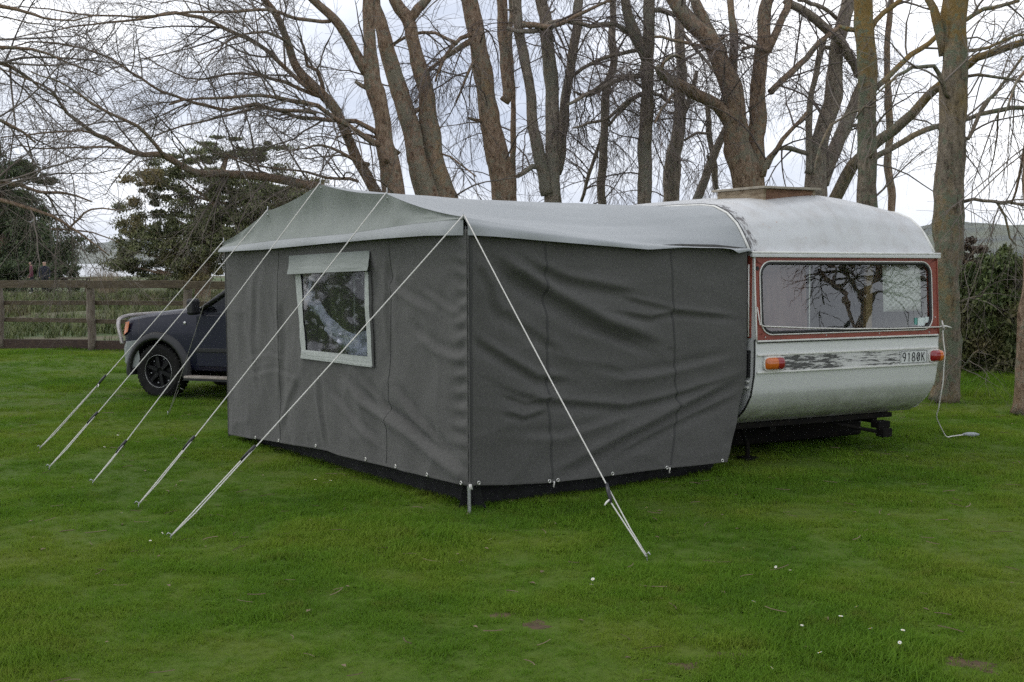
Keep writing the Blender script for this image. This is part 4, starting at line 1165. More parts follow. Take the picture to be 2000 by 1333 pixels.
# ------------------------------------------------------------------ pickup truck
CH = np.array([-0.927, 0.375]); CH /= np.linalg.norm(CH)
CNRM = np.array([-CH[1], CH[0]])                       # left side of the truck, towards the camera
wpos = gr(318, 776)[:2] - CNRM * 0.72
truck = empty('pickup_truck', (wpos[0], wpos[1], 0), (0, 0, math.atan2(CH[1], CH[0])))
tag(truck, 'dark blue pickup truck with grey steel bumper, partly hidden behind the awning', 'pickup truck')
m, N, L, b = new_mat('dark_blue_car_paint')
tc = N.new('ShaderNodeTexCoord').outputs['Object']
L.new(mixc(N, L, noise_node(N, L, tc, 3, 4), (0.006, 0.007, 0.019), (0.011, 0.012, 0.028)), b.inputs['Base Color'])
b.inputs['Roughness'].default_value = 0.34; b.inputs['Specular IOR Level'].default_value = 0.35; b.inputs['Coat Weight'].default_value = 0.12; b.inputs['Coat Roughness'].default_value = 0.08
M_CARP = m
M_BUMP = surf('grey_steel_bumper', (0.20, 0.22, 0.21), (0.27, 0.29, 0.28), 5, 0.5, metal=0.1)
M_STEP = surf('dusty_step_plate', (0.26, 0.22, 0.18), (0.36, 0.32, 0.27), 12, 0.6)
HW = 0.79
xs_ = [0.60, 0.57, 0.50, 0.40, 0.2, 0.0, -0.25, -0.50, -0.66, -0.70, -1.2, -1.8, -2.3, -2.36]
zt_ = [0.955, 0.99, 1.015, 1.03, 1.065, 1.09, 1.115, 1.135, 1.14, 1.085, 1.085, 1.09, 1.095, 1.095]
hw_ = [0.68, 0.715, 0.745, 0.765, 0.775, 0.785, 0.79, 0.79, 0.79, 0.79, 0.79, 0.79, 0.79, 0.785]
secs = []
for x, zt, hw in zip(xs_, zt_, hw_):
    half = [(hw * 0.94, 0.36), (hw * 0.985, 0.44), (hw, 0.60), (hw * 1.0, 0.78), (hw * 0.992, zt - 0.14), (hw * 0.965, zt - 0.055), (hw * 0.90, zt - 0.015), (hw * 0.55, zt + 0.008), (0, zt + 0.018)]
    full = half + [(-y_, z_) for y_, z_ in half[-2::-1]]
    secs.append([(x, y_, z_) for y_, z_ in full])
mb = MB().grid(np.array(secs))
nn = len(secs[0])
mb.f.append(tuple(range(nn))); mb.mi.append(0)
mb.f.append(tuple((len(secs) - 1) * nn + k for k in range(nn))); mb.mi.append(0)
mb.f += [((i + 1) * nn, i * nn, i * nn + nn - 1, (i + 1) * nn + nn - 1) for i in range(len(secs) - 1)]; mb.mi += [0] * (len(secs) - 1)
body = mb.build('body', M_CARP, truck, smooth=True, local=True, autos=35)
def bool_cut(o, cutter):
    md = o.modifiers.new('cut', 'BOOLEAN'); md.object = cutter; md.operation = 'DIFFERENCE'; md.solver = 'EXACT'
    bpy.context.view_layer.update()
    me = bpy.data.meshes.new_from_object(o.evaluated_get(bpy.context.evaluated_depsgraph_get()))
    o.modifiers.clear(); o.data = me
    bpy.data.objects.remove(cutter, do_unlink=True)
a = np.linspace(0, 2 * math.pi, 41)[:-1]
for yy in (0.62, -0.62):
    cut = MB().prism([(math.cos(t) * 0.42, 0.335 + math.sin(t) * 0.42) for t in a], -0.28, 0.28, ((0, yy, 0), (1, 0, 0), (0, 0, 1), (0, 1, 0))).build('cutter', M_CARP, truck, local=True)
    bool_cut(body, cut)
body.data.polygons.foreach_set('use_smooth', [True] * len(body.data.polygons)); body.data.set_sharp_from_angle(angle=math.radians(35))
# flares
for sgn in (1, -1):
    t = np.linspace(math.radians(-8), math.radians(188), 30)
    rows = [[(math.cos(k) * r_, sgn * y_, 0.335 + math.sin(k) * r_) for k in t] for r_, y_ in ((0.395, 0.70), (0.40, 0.835), (0.425, 0.845), (0.475, 0.825), (0.50, 0.785))]
    MB().grid(np.array(rows)).build('wheel_arch_flare', M_BLACKP, truck, smooth=True, local=True)
    MB().grid(np.array([[(math.cos(k) * 0.42, y_ * sgn, 0.335 + math.sin(k) * 0.42) for k in t] for y_ in (0.33, 0.78)])).build('wheel_well', M_CHASSIS, truck, smooth=True, local=True)
# door panels with their gaps
def side_poly(poly, nm, mat, y0=0.786, th=0.010, par=truck, sgn=1, bev=0.004):
    return MB().prism(poly, 0, th, ((0, sgn * y0, 0), (1, 0, 0), (0, 0, 1), (0, sgn, 0))).build(nm, mat, par, local=True, bevel=bev)
for sgn in (1, -1):
    d = side_poly([(-0.60, 0.42), (-0.585, 0.70), (-0.60, 1.04), (-1.42, 1.05), (-1.45, 0.42)], 'door', M_CARP, sgn=sgn)
    MB().box((-1.34, sgn * 0.81, 0.93), (0.15, 0.03, 0.03)).build('door_handle', M_CHROME, d, local=True, bevel=0.008)
    MB().box((-1.0, sgn * 0.802, 0.62), (0.84, 0.02, 0.05)).build('door_moulding', M_BLACKP, d, local=True, bevel=0.006)
    side_poly([(-1.46, 0.42), (-1.43, 1.05), (-2.2, 1.06), (-2.22, 0.42)], 'door', M_CARP, sgn=sgn)
# cabin: glass, pillars, roof
cab = [(-0.62, 1.09), (-1.22, 1.50), (-2.10, 1.53), (-2.32, 1.09)]
for sgn in (1, -1):
    MB().add([(x, sgn * (0.775 - (z - 1.09) * 0.30), z) for x, z in cab], [(0, 1, 2, 3)]).build('side_window', M_CARGL, truck, local=True)
    for p0_, p1_, r_ in ((cab[0], cab[1], 0.030), (cab[1], cab[2], 0.028), (cab[2], cab[3], 0.04), ((-1.46, 1.09), (-1.46, 1.515), 0.03)):
        f_ = lambda q: (q[0], sgn * (0.785 - (q[1] - 1.09) * 0.30), q[1])
        MB().tube([f_(p0_), f_(p1_)], r_, 8).build('pillar', M_CARP if r_ != 0.03 else M_BLACKP, truck, smooth=True, local=True)
MB().grid(np.array([[(x, y_, z + 0.02 * (1 - (y_ / 0.65) ** 2)) for y_ in np.linspace(-0.65, 0.65, 9)] for x, z in ((-1.20, 1.50), (-1.4, 1.535), (-1.9, 1.55), (-2.1, 1.53), (-2.14, 1.50))])).build('cab_roof', M_CARP, truck, smooth=True, local=True)
MB().grid(np.array([[(x - 0.10 * abs(y_) ** 2, y_ * k, z) for y_ in np.linspace(-0.72, 0.72, 9)] for x, z, k in ((-0.60, 1.12, 1.0), (-0.90, 1.31, 0.95), (-1.20, 1.50, 0.9))])).build('windscreen', M_CARGL, truck, smooth=True, local=True)
MB().box((-1.7, 0, 0.80), (1.2, 1.3, 0.5)).build('seats', M_CHASSIS, truck, local=True, bevel=0.05)
MB().tube([(-0.56, -0.5, 1.15), (-0.66, 0.0, 1.19), (-0.78, 0.45, 1.24)], 0.012, 6).build('wiper', M_BLACKP, truck, local=True)
# tray
tr = MB()
for y_ in (0.78, -0.78): tr.box((-3.05, y_, 0.80), (1.36, 0.04, 0.60))
tr.box((-3.05, 0, 0.55), (1.36, 1.52, 0.05)).box((-3.72, 0, 0.80), (0.04, 1.56, 0.6))
tr.build('tray', M_CARP, truck, local=True, bevel=0.01)
# mirror
for sgn in (1, -1):
    mi_ = MB().box((-0.66, sgn * 0.93, 1.16), (0.10, 0.17, 0.20)).build('door_mirror', M_BLACKP, truck, local=True, bevel=0.035, bseg=4)
    MB().tube([(-0.70, sgn * 0.78, 1.08), (-0.67, sgn * 0.88, 1.10)], 0.02, 8).build('mirror_arm', M_BLACKP, mi_, smooth=True, local=True)
# bumper, bull bar, grille, headlights
prof = [(0.50, 0.40), (0.66, 0.36), (0.72, 0.42), (0.73, 0.60), (0.70, 0.70), (0.56, 0.72)]
rows = []
for y_ in np.linspace(-0.80, 0.80, 25):
    k = abs(y_) / 0.80
    back = 0.24 * max(0, (k - 0.55) / 0.45) ** 2
    rows.append([(x - back, y_, z) for x, z in prof])
mbp = MB().grid(np.array(rows)); n = len(prof)
mbp.f += [tuple(range(n)), tuple(24 * n + k for k in range(n))]; mbp.mi += [0, 0]
mbp.build('front_bumper', M_BUMP, truck, smooth=True, local=True, autos=30, thick=0.0)
for sgn in (1, -1):
    MB().box((0.44, sgn * 0.765, 0.55), (0.10, 0.03, 0.30)).build('bumper_end', M_BUMP, truck, local=True, bevel=0.012)
bb = smooth_line([(0.66, -0.67, 0.66), (0.72, -0.68, 0.92), (0.73, -0.60, 1.01), (0.76, 0.0, 1.02), (0.73, 0.60, 1.01), (0.72, 0.68, 0.92), (0.66, 0.67, 0.66)])
MB().tube(bb, 0.026, 10).build('bull_bar', surf('alloy_tube', (0.52, 0.48, 0.46), (0.42, 0.39, 0.37), 10, 0.35, metal=0.5), truck, smooth=True, local=True)
MB().box((0.60, 0, 0.82), (0.06, 0.74, 0.16)).build('grille', M_BLACKP, truck, local=True, bevel=0.01)
M_LAMP = surf('headlamp_clear', (0.55, 0.52, 0.46), rough=0.08)
for sgn in (1, -1):
    hl = MB().grid(np.array([[(0.615 - 0.006 * j, sgn * 0.46, 0.76 + 0.05 * j) for j in range(4)], [(0.612 - 0.008 * j, sgn * 0.62, 0.76 + 0.053 * j) for j in range(4)], [(0.603 - 0.014 * j, sgn * (0.712 + 0.001 * j), 0.77 + 0.056 * j) for j in range(4)]])).build('headlight', M_LAMP, truck, smooth=True, local=True)
    MB().grid(np.array([[(0.603 - 0.014 * j, sgn * (0.712 + 0.001 * j), 0.77 + 0.056 * j) for j in range(4)], [(0.555 - 0.012 * j, sgn * (0.748 + 0.002 * j), 0.79 + 0.052 * j) for j in range(4)], [(0.480 - 0.010 * j, sgn * (0.775 - 0.001 * j), 0.83 + 0.042 * j) for j in range(4)]])).build('indicator', bpy.data.materials.get('orange_indicator') or surf('orange_indicator', (0.62, 0.17, 0.03), rough=0.12), hl, smooth=True, local=True)
# side repeater, antenna side badge, steps
MB().lathe([(0, 0.012), (0.018, 0.010), (0.022, 0)], 12, c=(-0.42, 0.792, 0.95)).build('fender_badge', M_CHROME, truck, smooth=True, local=True)
for sgn in (1, -1):
    MB().box((-1.35, sgn * 0.84, 0.285), (1.75, 0.15, 0.035)).build('side_step', M_STEP, truck, local=True, bevel=0.01)
    MB().box((-1.35, sgn * 0.90, 0.262), (1.75, 0.03, 0.03)).build('step_edge', M_BLACKP, truck, local=True)
MB().box((-1.5, 0, 0.32), (4.0, 0.9, 0.16)).build('chassis', M_CHASSIS, truck, local=True)
MB().tube([(0, -0.7, 0.32), (0, 0.7, 0.32)], 0.05, 8).build('axle', M_CHASSIS, truck, local=True)
# wheels
M_RIM = surf('black_alloy_rim', (0.007, 0.007, 0.0075), rough=0.5, spec=0.25)
def truck_wheel(x, sgn):
    tp = [(0.20, -0.10), (0.24, -0.115), (0.30, -0.12), (0.328, -0.10), (0.335, -0.06), (0.335, 0.06), (0.328, 0.10), (0.30, 0.12), (0.24, 0.115), (0.205, 0.10)]
    c = (x, sgn * 0.69, 0.335)
    w_ = MB().lathe(tp, 44, c=c)
    wh = w_.build('wheel', M_TYRE, truck, smooth=True, local=True, autos=40)
    tb = MB()
    for k in range(40):
        a_ = 2 * math.pi * k / 40
        for yo in (-0.075, -0.025, 0.025, 0.075):
            a2 = a_ + (0.05 if yo > 0 else -0.03)
            ax = (np.array([-math.sin(a2), 0, math.cos(a2)]), np.array([0, 1, 0]), np.array([math.cos(a2), 0, math.sin(a2)]))
            tb.box(np.array(c) + ax[2] * 0.336 + np.array([0, yo, 0]), (0.034, 0.04, 0.014), ax)
    tr_ = tb.build('tread_blocks', M_TYRE, wh, local=True); tr_['kind'] = 'stuff'
    rb = MB().lathe([(0.0, sgn * 0.045), (0.05, sgn * 0.055), (0.06, sgn * 0.03), (0.175, sgn * 0.02), (0.195, sgn * 0.09), (0.215, sgn * 0.10)], 36, c=c)
    for k in range(6):
        a_ = 2 * math.pi * (k + 0.3) / 6
        ax = (np.array([math.cos(a_), 0, math.sin(a_)]), np.array([0, 1, 0]), np.array([-math.sin(a_), 0, math.cos(a_)]))
        rb.box(np.array(c) + ax[0] * 0.115 + np.array([0, sgn * 0.058, 0]), (0.15, 0.04, 0.045), ax)
    rb.build('rim', M_RIM, wh, smooth=True, local=True, autos=35)
    t = np.linspace(0.2, 1.7, 20)
    MB().tube([(c[0] + math.cos(k) * 0.205, c[1] + sgn * 0.103, c[2] + math.sin(k) * 0.205) for k in np.linspace(0, 2 * math.pi, 40)], 0.0025, 5, cap=False).build('rim_lip', M_CHROME, wh, smooth=True, local=True)
    for k in range(6):
        a_ = 2 * math.pi * (k + 0.8) / 6
        MB().lathe([(0, sgn * 0.012), (0.010, sgn * 0.010), (0.011, 0)], 8, c=(c[0] + math.cos(a_) * 0.16, c[1] + sgn * 0.04, c[2] + math.sin(a_) * 0.16)).build('rim_stud', M_STEEL, wh, smooth=True, local=True)
for x in (0.0, -2.72):
    for sgn in (1, -1): truck_wheel(x, sgn)

# ------------------------------------------------------------------ timber fence
fA, fB = gr(0, 681)[:2], gr(180, 684)[:2]
fD = (fB - fA) / np.linalg.norm(fB - fA); fDN = np.array([-fD[1], fD[0]])
if fDN[1] > 0: fDN = -fDN
spac = float(np.linalg.norm(fB - fA))
fence = empty('timber_fence', (fA[0], fA[1], 0))
tag(fence, 'weathered brown post and rail fence at the end of the lawn', 'fence')
rng = random.Random(4)
NPOST = 6
for k in range(-1, NPOST):
    p = fA + fD * spac * k
    hgt = 1.33 + rng.uniform(-0.02, 0.03)
    w_ = 0.085 if k % 2 else 0.095
    pts = [(p[0] + rng.uniform(-0.012, 0.012), p[1], z) for z in np.linspace(-0.05, hgt, 9)]
    rad = [w_ * (1.12 - 0.25 * z_ / 8) for z_ in range(9)]
    MB().tube(np.array(pts), rad, 10, wob=0.16, seed=k + 3).build('post', M_POST, fence, smooth=True)
for k in range(-1, NPOST - 1):
    a_, b_ = fA + fD * spac * k, fA + fD * spac * (k + 1)
    for z, hh, mt, off in ((1.28, 0.15, M_WOOD, 0.10), (0.93, 0.085, M_WOOD, 0.10), (0.56, 0.085, M_WOOD, 0.10), (0.10, 0.18, M_DARKW, 0.105)):
        if z in (0.93, 0.56) and k == 5: continue
        dz0, dz1 = rng.uniform(-0.018, 0.018), rng.uniform(-0.018, 0.018)
        o = off if z > 0.2 else 0.02
        s_ = -1 if z < 1 else 1
        MB().bar((a_[0] + fDN[0] * o * s_ + fD[0] * 0.004, a_[1] + fDN[1] * o * s_, z + dz0), (b_[0] + fDN[0] * o * s_ - fD[0] * 0.004, b_[1] + fDN[1] * o * s_, z + dz1), 0.045, hh).build('rail', mt, fence, bevel=0.006)

# ------------------------------------------------------------------ trees
RNG = np.random.default_rng(7)
def batch_tubes(P, R, n=3):
    Mn, K, _ = P.shape
    T = np.gradient(P, axis=1); T /= np.linalg.norm(T, axis=2, keepdims=True) + 1e-9
    ref = RNG.normal(size=(Mn, 1, 3))
    u = np.cross(T, ref); u /= np.linalg.norm(u, axis=2, keepdims=True) + 1e-9
    w = np.cross(T, u)
    ang = np.arange(n) * 2 * math.pi / n
    V = P[:, :, None, :] + R[:, :, None, None] * (np.cos(ang)[None, None, :, None] * u[:, :, None, :] + np.sin(ang)[None, None, :, None] * w[:, :, None, :])
    base = (np.arange(Mn) * K * n)[:, None, None]
    k = np.arange(K - 1)[None, :, None] * n; i = np.arange(n)[None, None, :]; i2 = (np.arange(n)[None, None, :] + 1) % n
    Fq = np.stack([base + k + i, base + k + i2, base + k + n + i2, base + k + n + i], -1).reshape(-1, 4)
    return V.reshape(-1, 3), Fq
def sub_line(P, t):
    """positions, tangents on polylines P (M,K,3) at t (M,)"""
    K = P.shape[1]; x = np.clip(t, 0, 0.9999) * (K - 1); i = x.astype(int); f = (x - i)[:, None]
    idx = np.arange(len(P))
    a, b_ = P[idx, i], P[idx, i + 1]
    d = b_ - a
    return a + d * f, d / (np.linalg.norm(d, axis=1, keepdims=True) + 1e-9)
def spawn(P, R, n_each, t0, t1, ln, ang, g, jit, K, rmul, rmax, tip=0.35, up=0.0):
    idx = np.repeat(np.arange(len(P)), n_each)
    t = RNG.uniform(t0, t1, len(idx))
    pos, tan = sub_line(P[idx], t)
    Kp = R.shape[1]; rb = R[idx, np.clip((t * (Kp - 1)).astype(int), 0, Kp - 1)]
    rv_ = RNG.normal(size=(len(idx), 3)); perp = np.cross(tan, rv_); perp /= np.linalg.norm(perp, axis=1, keepdims=True)
    an = np.radians(RNG.uniform(ang[0], ang[1], len(idx)))[:, None]
    d = np.cos(an) * tan + np.sin(an) * perp
    d[:, 2] += up
    Ls = RNG.uniform(ln[0], ln[1], len(idx)) * (1.15 - 0.5 * t)
    out = np.zeros((len(idx), K, 3)); out[:, 0] = pos
    gg = RNG.uniform(0.4, 1.3, len(idx)) * g
    for k in range(1, K):
        d = d + RNG.normal(size=d.shape) * jit; d[:, 2] -= gg
        d /= np.linalg.norm(d, axis=1, keepdims=True)
        out[:, k] = out[:, k - 1] + d * (Ls / (K - 1))[:, None]
    r0 = np.minimum(rb * rmul, rmax)
    R2 = r0[:, None] * np.linspace(1, tip, K)[None]
    return out, R2
def densify(pts, rad, step=0.22):
    pts, rad = np.asarray(pts, float), np.asarray(rad, float)
    c = pts
    # Catmull-Rom through the traced points
    out, ro = [], []
    n = len(c)
    for k in range(n - 1):
        p0, p1, p2, p3 = c[max(k - 1, 0)], c[k], c[k + 1], c[min(k + 2, n - 1)]
        m_ = max(2, int(np.linalg.norm(p2 - p1) / step))
        for q in range(m_):
            t = q / m_
            out.append(0.5 * ((2 * p1) + (p2 - p0) * t + (2 * p0 - 5 * p1 + 4 * p2 - p3) * t * t + (-p0 + 3 * p1 - 3 * p2 + p3) * t ** 3))
            ro.append(rad[k] * (1 - t) + rad[k + 1] * t)
    out.append(c[-1]); ro.append(rad[-1])
    return np.array(out), np.array(ro)
def traced(px, Y, dY=(0.0, 0.0)):
    """px: [(x, y, width_px)] -> world points and radii at depth Y"""
    n = len(px); out, r = [], []
    for k, (x, y, w) in enumerate(px):
        yy = Y + dY[0] + (dY[1] - dY[0]) * k / max(n - 1, 1)
        out.append(at(x, y, yy)); r.append(w * 0.46 * yy / F_PX)
    return np.array(out), np.array(r)

def bare_tree(label, Y, stems, limbs, mat=M_BARK, twmat=M_TWIG, g=0.05, dens=1.0, stem_br=0.6, group='bare trees behind the awning', ext=True, tl=(0.9, 2.4), name='bare_tree'):
    """stems: traced polylines from the ground up (first point is dropped to the ground); limbs: traced polylines"""
    s0 = [traced(s[0], Y, s[1] if len(s) > 1 else (0, 0)) for s in stems]
    base = s0[0][0][0].copy(); base[2] = 0
    root = empty(name, base)
    tag(root, label, 'tree', group)
    tk = MB(); guides = []
    for q, (P, R) in enumerate(s0):
        foot = stems[q][2] if len(stems[q]) > 2 else True
        if foot and P[0][2] > 0.25:                                   # run the stem down to the ground, flaring a little
            d = P[0] - P[1]; d = d / np.linalg.norm(d)
            k = P[0][2] / max(-d[2], 0.3)
            P = np.concatenate([[P[0] + d * k * 1.03 * np.array([0.6, 0.6, 1])], [P[0] + d * k * 0.75], P]); R = np.concatenate([[R[0] * 1.45], [R[0] * 1.12], R])
            P[0][2] = -0.05
        if ext and stems[q][0][-1][1] <= 5:                           # carry on above the frame
            d = P[-1] - P[-2]; d /= np.linalg.norm(d)
            for e in range(4):
                d = d + RNG.normal(size=3) * 0.10; d[2] = abs(d[2]) + 0.05; d /= np.linalg.norm(d)
                P = np.concatenate([P, [P[-1] + d * 0.9]]); R = np.concatenate([R, [R[-1] * 0.76]])
        P, R = densify(P, R, 0.12)
        P[1:, :2] += np.stack([fbm(P[1:, 2] * 1.1, np.full(len(P) - 1, q * 7.3 + Y), 3, 3), fbm(P[1:, 2] * 1.1, np.full(len(P) - 1, q * 3.1 + Y), 5, 3)], -1) * (0.05 if Y < 17 else 0.09)
        tk.tube(P, R, 16, wob=0.17, seed=int(Y * 10) + q)
        for e in range(3):                                            # broken stubs and knots
            i_ = int(RNG.uniform(0.35, 0.95) * (len(P) - 2)); dd = RNG.normal(size=3); dd[2] = abs(dd[2]) * 0.6; dd /= np.linalg.norm(dd)
            ln_ = R[i_] + RNG.uniform(0.06, 0.22); rs_ = R[i_] * RNG.uniform(0.16, 0.3)
            tk.tube(np.array([P[i_], P[i_] + dd * ln_ * 0.7, P[i_] + dd * ln_ + (0, 0, 0.02)]), [rs_ * 1.3, rs_, rs_ * 0.7], 7)
        guides.append((P, R, True))
    tk.build('trunk', mat, root, smooth=True)
    for q, l in enumerate(limbs):
        P, R = traced(l[0], Y, l[1] if len(l) > 1 else (0, 0))
        P, R = densify(P, R, 0.16)
        P[1:-1] += np.stack([fbm(np.arange(len(P) - 2) * 0.5, np.full(len(P) - 2, q * 5.7), s_, 3) for s_ in (1, 2, 3)], -1) * 0.05
        MB().tube(P, R, 8, wob=0.10, seed=q).build('limb', mat, root, smooth=True)
        guides.append((P, R, False))
    # branches, twigs and twiglets
    Vs, Fs, off = [], [], 0
    def push(P, R, n):
        nonlocal off
        V, Fq = batch_tubes(P, R, n); Vs.append(V); Fs.append(Fq + off); off += len(V)
    for P, R, is_stem in guides:
        K = 24
        x = np.linspace(0, len(P) - 1, K); i = np.minimum(x.astype(int), len(P) - 2); f = (x - i)[:, None]
        PP = (P[i] * (1 - f) + P[i + 1] * f)[None]; RR = (R[i] * (1 - f[:, 0]) + R[i + 1] * f[:, 0])[None]
        length = np.linalg.norm(np.diff(P, axis=0), axis=1).sum()
        if is_stem:
            n1 = max(2, int(length * 1.3 * dens * stem_br)); t0, t1 = 0.28, 1.0
        else:
            n1 = max(4, int(length * 3.6 * dens)); t0, t1 = 0.10, 1.0
        b1, r1 = spawn(PP, RR, n1, t0, t1, tl, (35, 75), g * 0.6, 0.13, 9, 0.55, 0.017, 0.32, 0.12)
        push(b1, r1, 4)
        b2, r2 = spawn(b1, r1, max(3, int(7 * min(dens, 1.2))), 0.15, 1.0, (0.45, 1.3), (25, 65), g * 1.1, 0.15, 6, 0.65, 0.0058, 0.45)
        push(b2, r2, 3)
        b3, r3 = spawn(b2, r2, 5, 0.15, 1.0, (0.2, 0.65), (25, 60), g * 1.5, 0.15, 4, 0.75, 0.0034, 0.6)
        push(b3, r3, 3)
    o = fast_mesh('twigs', np.concatenate(Vs), np.concatenate(Fs), twmat, root, True)
    o['kind'] = 'stuff'
    return root

# leaning double-stem tree just left of the middle, with the long limbs that fill the sky on the left
bare_tree('leaning tree with thin left stem and long low limbs reaching over the far awning corner', 19.0,
    [([(771, 372, 44), (753, 300, 40), (747, 240, 36), (738, 180, 35), (729, 135, 33), (721, 75, 27), (720, 0, 24)],),
     ([(728, 365, 24), (684, 279, 22), (660, 219, 21), (633, 186, 20), (594, 150, 18), (573, 117, 17), (561, 78, 15), (540, 30, 14), (519, 0, 13)], (0.3, -0.6)),
     ([(724, 150, 24), (690, 87, 20), (666, 51, 19), (642, 24, 18), (612, 0, 16)], (0, -0.5), False)],
    [([(750, 285, 15), (705, 261, 12), (678, 243, 11), (618, 207, 10), (570, 195, 9), (510, 186, 7), (450, 189, 6), (390, 192, 5), (330, 205, 4)], (0, -2.0)),
     ([(741, 262, 12), (696, 237, 10), (636, 237, 9), (576, 228, 8), (522, 213, 7), (450, 223, 5), (360, 249, 4), (300, 267, 3)], (0, -1.0)),
     ([(642, 204, 11), (570, 144, 10), (525, 102, 10), (483, 78, 9), (420, 45, 8), (345, 24, 7), (270, 39, 5), (180, 48, 4), (105, 60, 3), (0, 78, 2)], (0, -2.5)),
     ([(720, 400, 21), (640, 368, 20), (594, 360, 19), (525, 347, 18), (450, 342, 17), (405, 341, 16), (354, 324, 14), (321, 306, 13), (279, 303, 11), (234, 285, 10), (183, 261, 9), (129, 219, 7), (105, 180, 6), (75, 162, 4), (0, 135, 3)], (0, -3.5)),
     ([(321, 306, 9), (285, 264, 8), (240, 234, 7), (180, 204, 6), (135, 168, 4), (60, 140, 3)], (-2.6, -4.0)),
     ([(183, 261, 5), (129, 258, 4), (60, 262, 3), (0, 270, 2)], (-3.0, -3.6)),
     ([(240, 290, 5), (170, 289, 4), (80, 291, 3), (10, 280, 2)], (-2.8, -3.6)),
     ([(630, 190, 9), (560, 165, 8), (498, 147, 6), (440, 146, 5), (390, 156, 4), (330, 140, 3), (270, 100, 2)], (0, -1.2)),
     ([(618, 222, 8), (540, 215, 8), (498, 204, 7), (444, 214, 7), (400, 206, 7), (360, 195, 6), (315, 177, 6), (255, 141, 5), (210, 111, 4), (135, 90, 4), (60, 85, 3), (0, 99, 2)], (-0.4, -2.8)),
     ([(645, 42, 8), (579, 36, 8), (520, 22, 7), (450, 21, 6), (345, 28, 5), (210, 33, 4), (100, 20, 3), (0, 12, 2)], (-0.3, -3)),
     ([(720, 322, 10), (690, 310, 8), (650, 292, 6), (610, 285, 5), (585, 292, 3), (540, 300, 2)], (0, -1.2)),
     ([(700, 355, 7), (640, 345, 6), (560, 330, 4), (500, 322, 3), (440, 300, 2)], (0, -1.2)),
     ([(633, 186, 9), (620, 140, 8), (600, 130, 7), (592, 92, 5), (580, 70, 3)], (0, -0.5)),
     ([(560, 80, 7), (520, 60, 6), (480, 66, 4), (430, 90, 3), (380, 110, 2)], (-0.6, -1.6))],
    M_BARK, M_TWIG, g=0.035, dens=1.0, tl=(0.8, 2.2))
bare_tree('thick double trunk directly above the awning gable, forked near the top', 19.8,
    [([(862, 378, 52), (852, 330, 46), (843, 240, 40), (831, 168, 36), (816, 120, 32), (804, 75, 30), (797, 40, 30), (774, 0, 24)],),
     ([(838, 378, 48), (812, 300, 42), (801, 240, 38), (783, 180, 36), (768, 129, 33), (750, 75, 30), (734, 18, 26), (730, 0, 25)], (-0.2, 0)),
     ([(797, 44, 20), (816, 18, 19), (834, 0, 17)], (0, 0), False)],
    [([(765, 90, 6), (800, 66, 7), (849, 63, 7), (894, 86, 8)], (0.4, 0.2)),
     ([(780, 300, 9), (740, 270, 7), (700, 262, 5), (660, 268, 3)], (-0.3, -1.0)),
     ([(860, 300, 4), (900, 320, 4), (930, 345, 3)], (-0.3, -0.8))],
    M_BARK, M_TWIG, g=0.09, dens=0.8)
bare_tree('rust brown trunk with drooping twig curtain on its left', 20.6,
    [([(986, 400, 54), (972, 300, 46), (957, 240, 42), (948, 195, 40), (942, 135, 38), (933, 60, 36), (918, 0, 34)],),
     ([(985, 200, 22), (987, 120, 22), (980, 79, 22), (977, 0, 20)], (0.1, 0.4), False)],
    [([(934, 70, 14), (900, 90, 12), (855, 120, 9), (838, 135, 6)], (0, -0.4)),
     ([(935, 60, 10), (900, 75, 9), (870, 110, 7), (850, 160, 4)], (0, -0.8)),
     ([(1020, 48, 14), (1070, 52, 11), (1110, 40, 9), (1160, 12, 7), (1200, 0, 6)], (-0.1, -0.4)),
     ([(940, 90, 8), (910, 150, 6), (890, 200, 4)], (0, -0.5))],
    M_BARK, M_TWIG_P, g=0.22, dens=1.25)
bare_tree('very thin dark stem between the rust brown trunk and its neighbour', 22.5,
    [([(1003, 330, 12), (1003, 302, 12), (1002, 157, 11), (997, 0, 9)],)], [], M_BARK, M_TWIG_P, g=0.2, dens=0.8)
bare_tree('cluster of three slim trunks fanning up from one base', 21.0,
    [([(1080, 400, 38), (1079, 315, 30), (1079, 189, 28), (1076, 94, 26), (1070, 31, 24), (1060, 0, 23)],),
     ([(1070, 380, 26), (1057, 315, 24), (1044, 252, 22), (1035, 189, 21), (1022, 110, 21), (1010, 41, 20), (1007, 0, 19)], (-0.1, -0.4), False),
     ([(1088, 340, 22), (1095, 283, 20), (1104, 189, 20), (1117, 110, 19), (1126, 31, 18), (1130, 0, 17)], (0.1, 0.5), False)],
    [([(990, 55, 9), (1040, 60, 10), (1090, 38, 9), (1150, 50, 9), (1200, 45, 10), (1240, 75, 11)], (-0.5, -0.3)),
     ([(1010, 345, 9), (1040, 325, 12), (1060, 330, 9)], (-0.3, 0)),
     ([(1117, 150, 8), (1160, 120, 8), (1210, 105, 9), (1250, 98, 9)], (0.2, 0.0))],
    M_BARK_G, M_TWIG_P, g=0.20, dens=1.2)
bare_tree('slim bent trunk standing alone above the middle of the awning roof', 23.0,
    [([(1174, 404, 18), (1180, 283, 18), (1186, 189, 17), (1201, 126, 16), (1196, 63, 15), (1194, 0, 13)],)],
    [([(1125, 180, 6), (1150, 185, 7), (1180, 170, 8)], (-0.4, 0)), ([(1182, 250, 6), (1230, 200, 7), (1260, 180, 8)], (0, -0.3)),
     ([(1135, 395, 7), (1150, 340, 8), (1165, 300, 8), (1180, 240, 6)], (0.3, 0.1))],
    M_BARK_G, M_TWIG_P, g=0.22, dens=1.3)
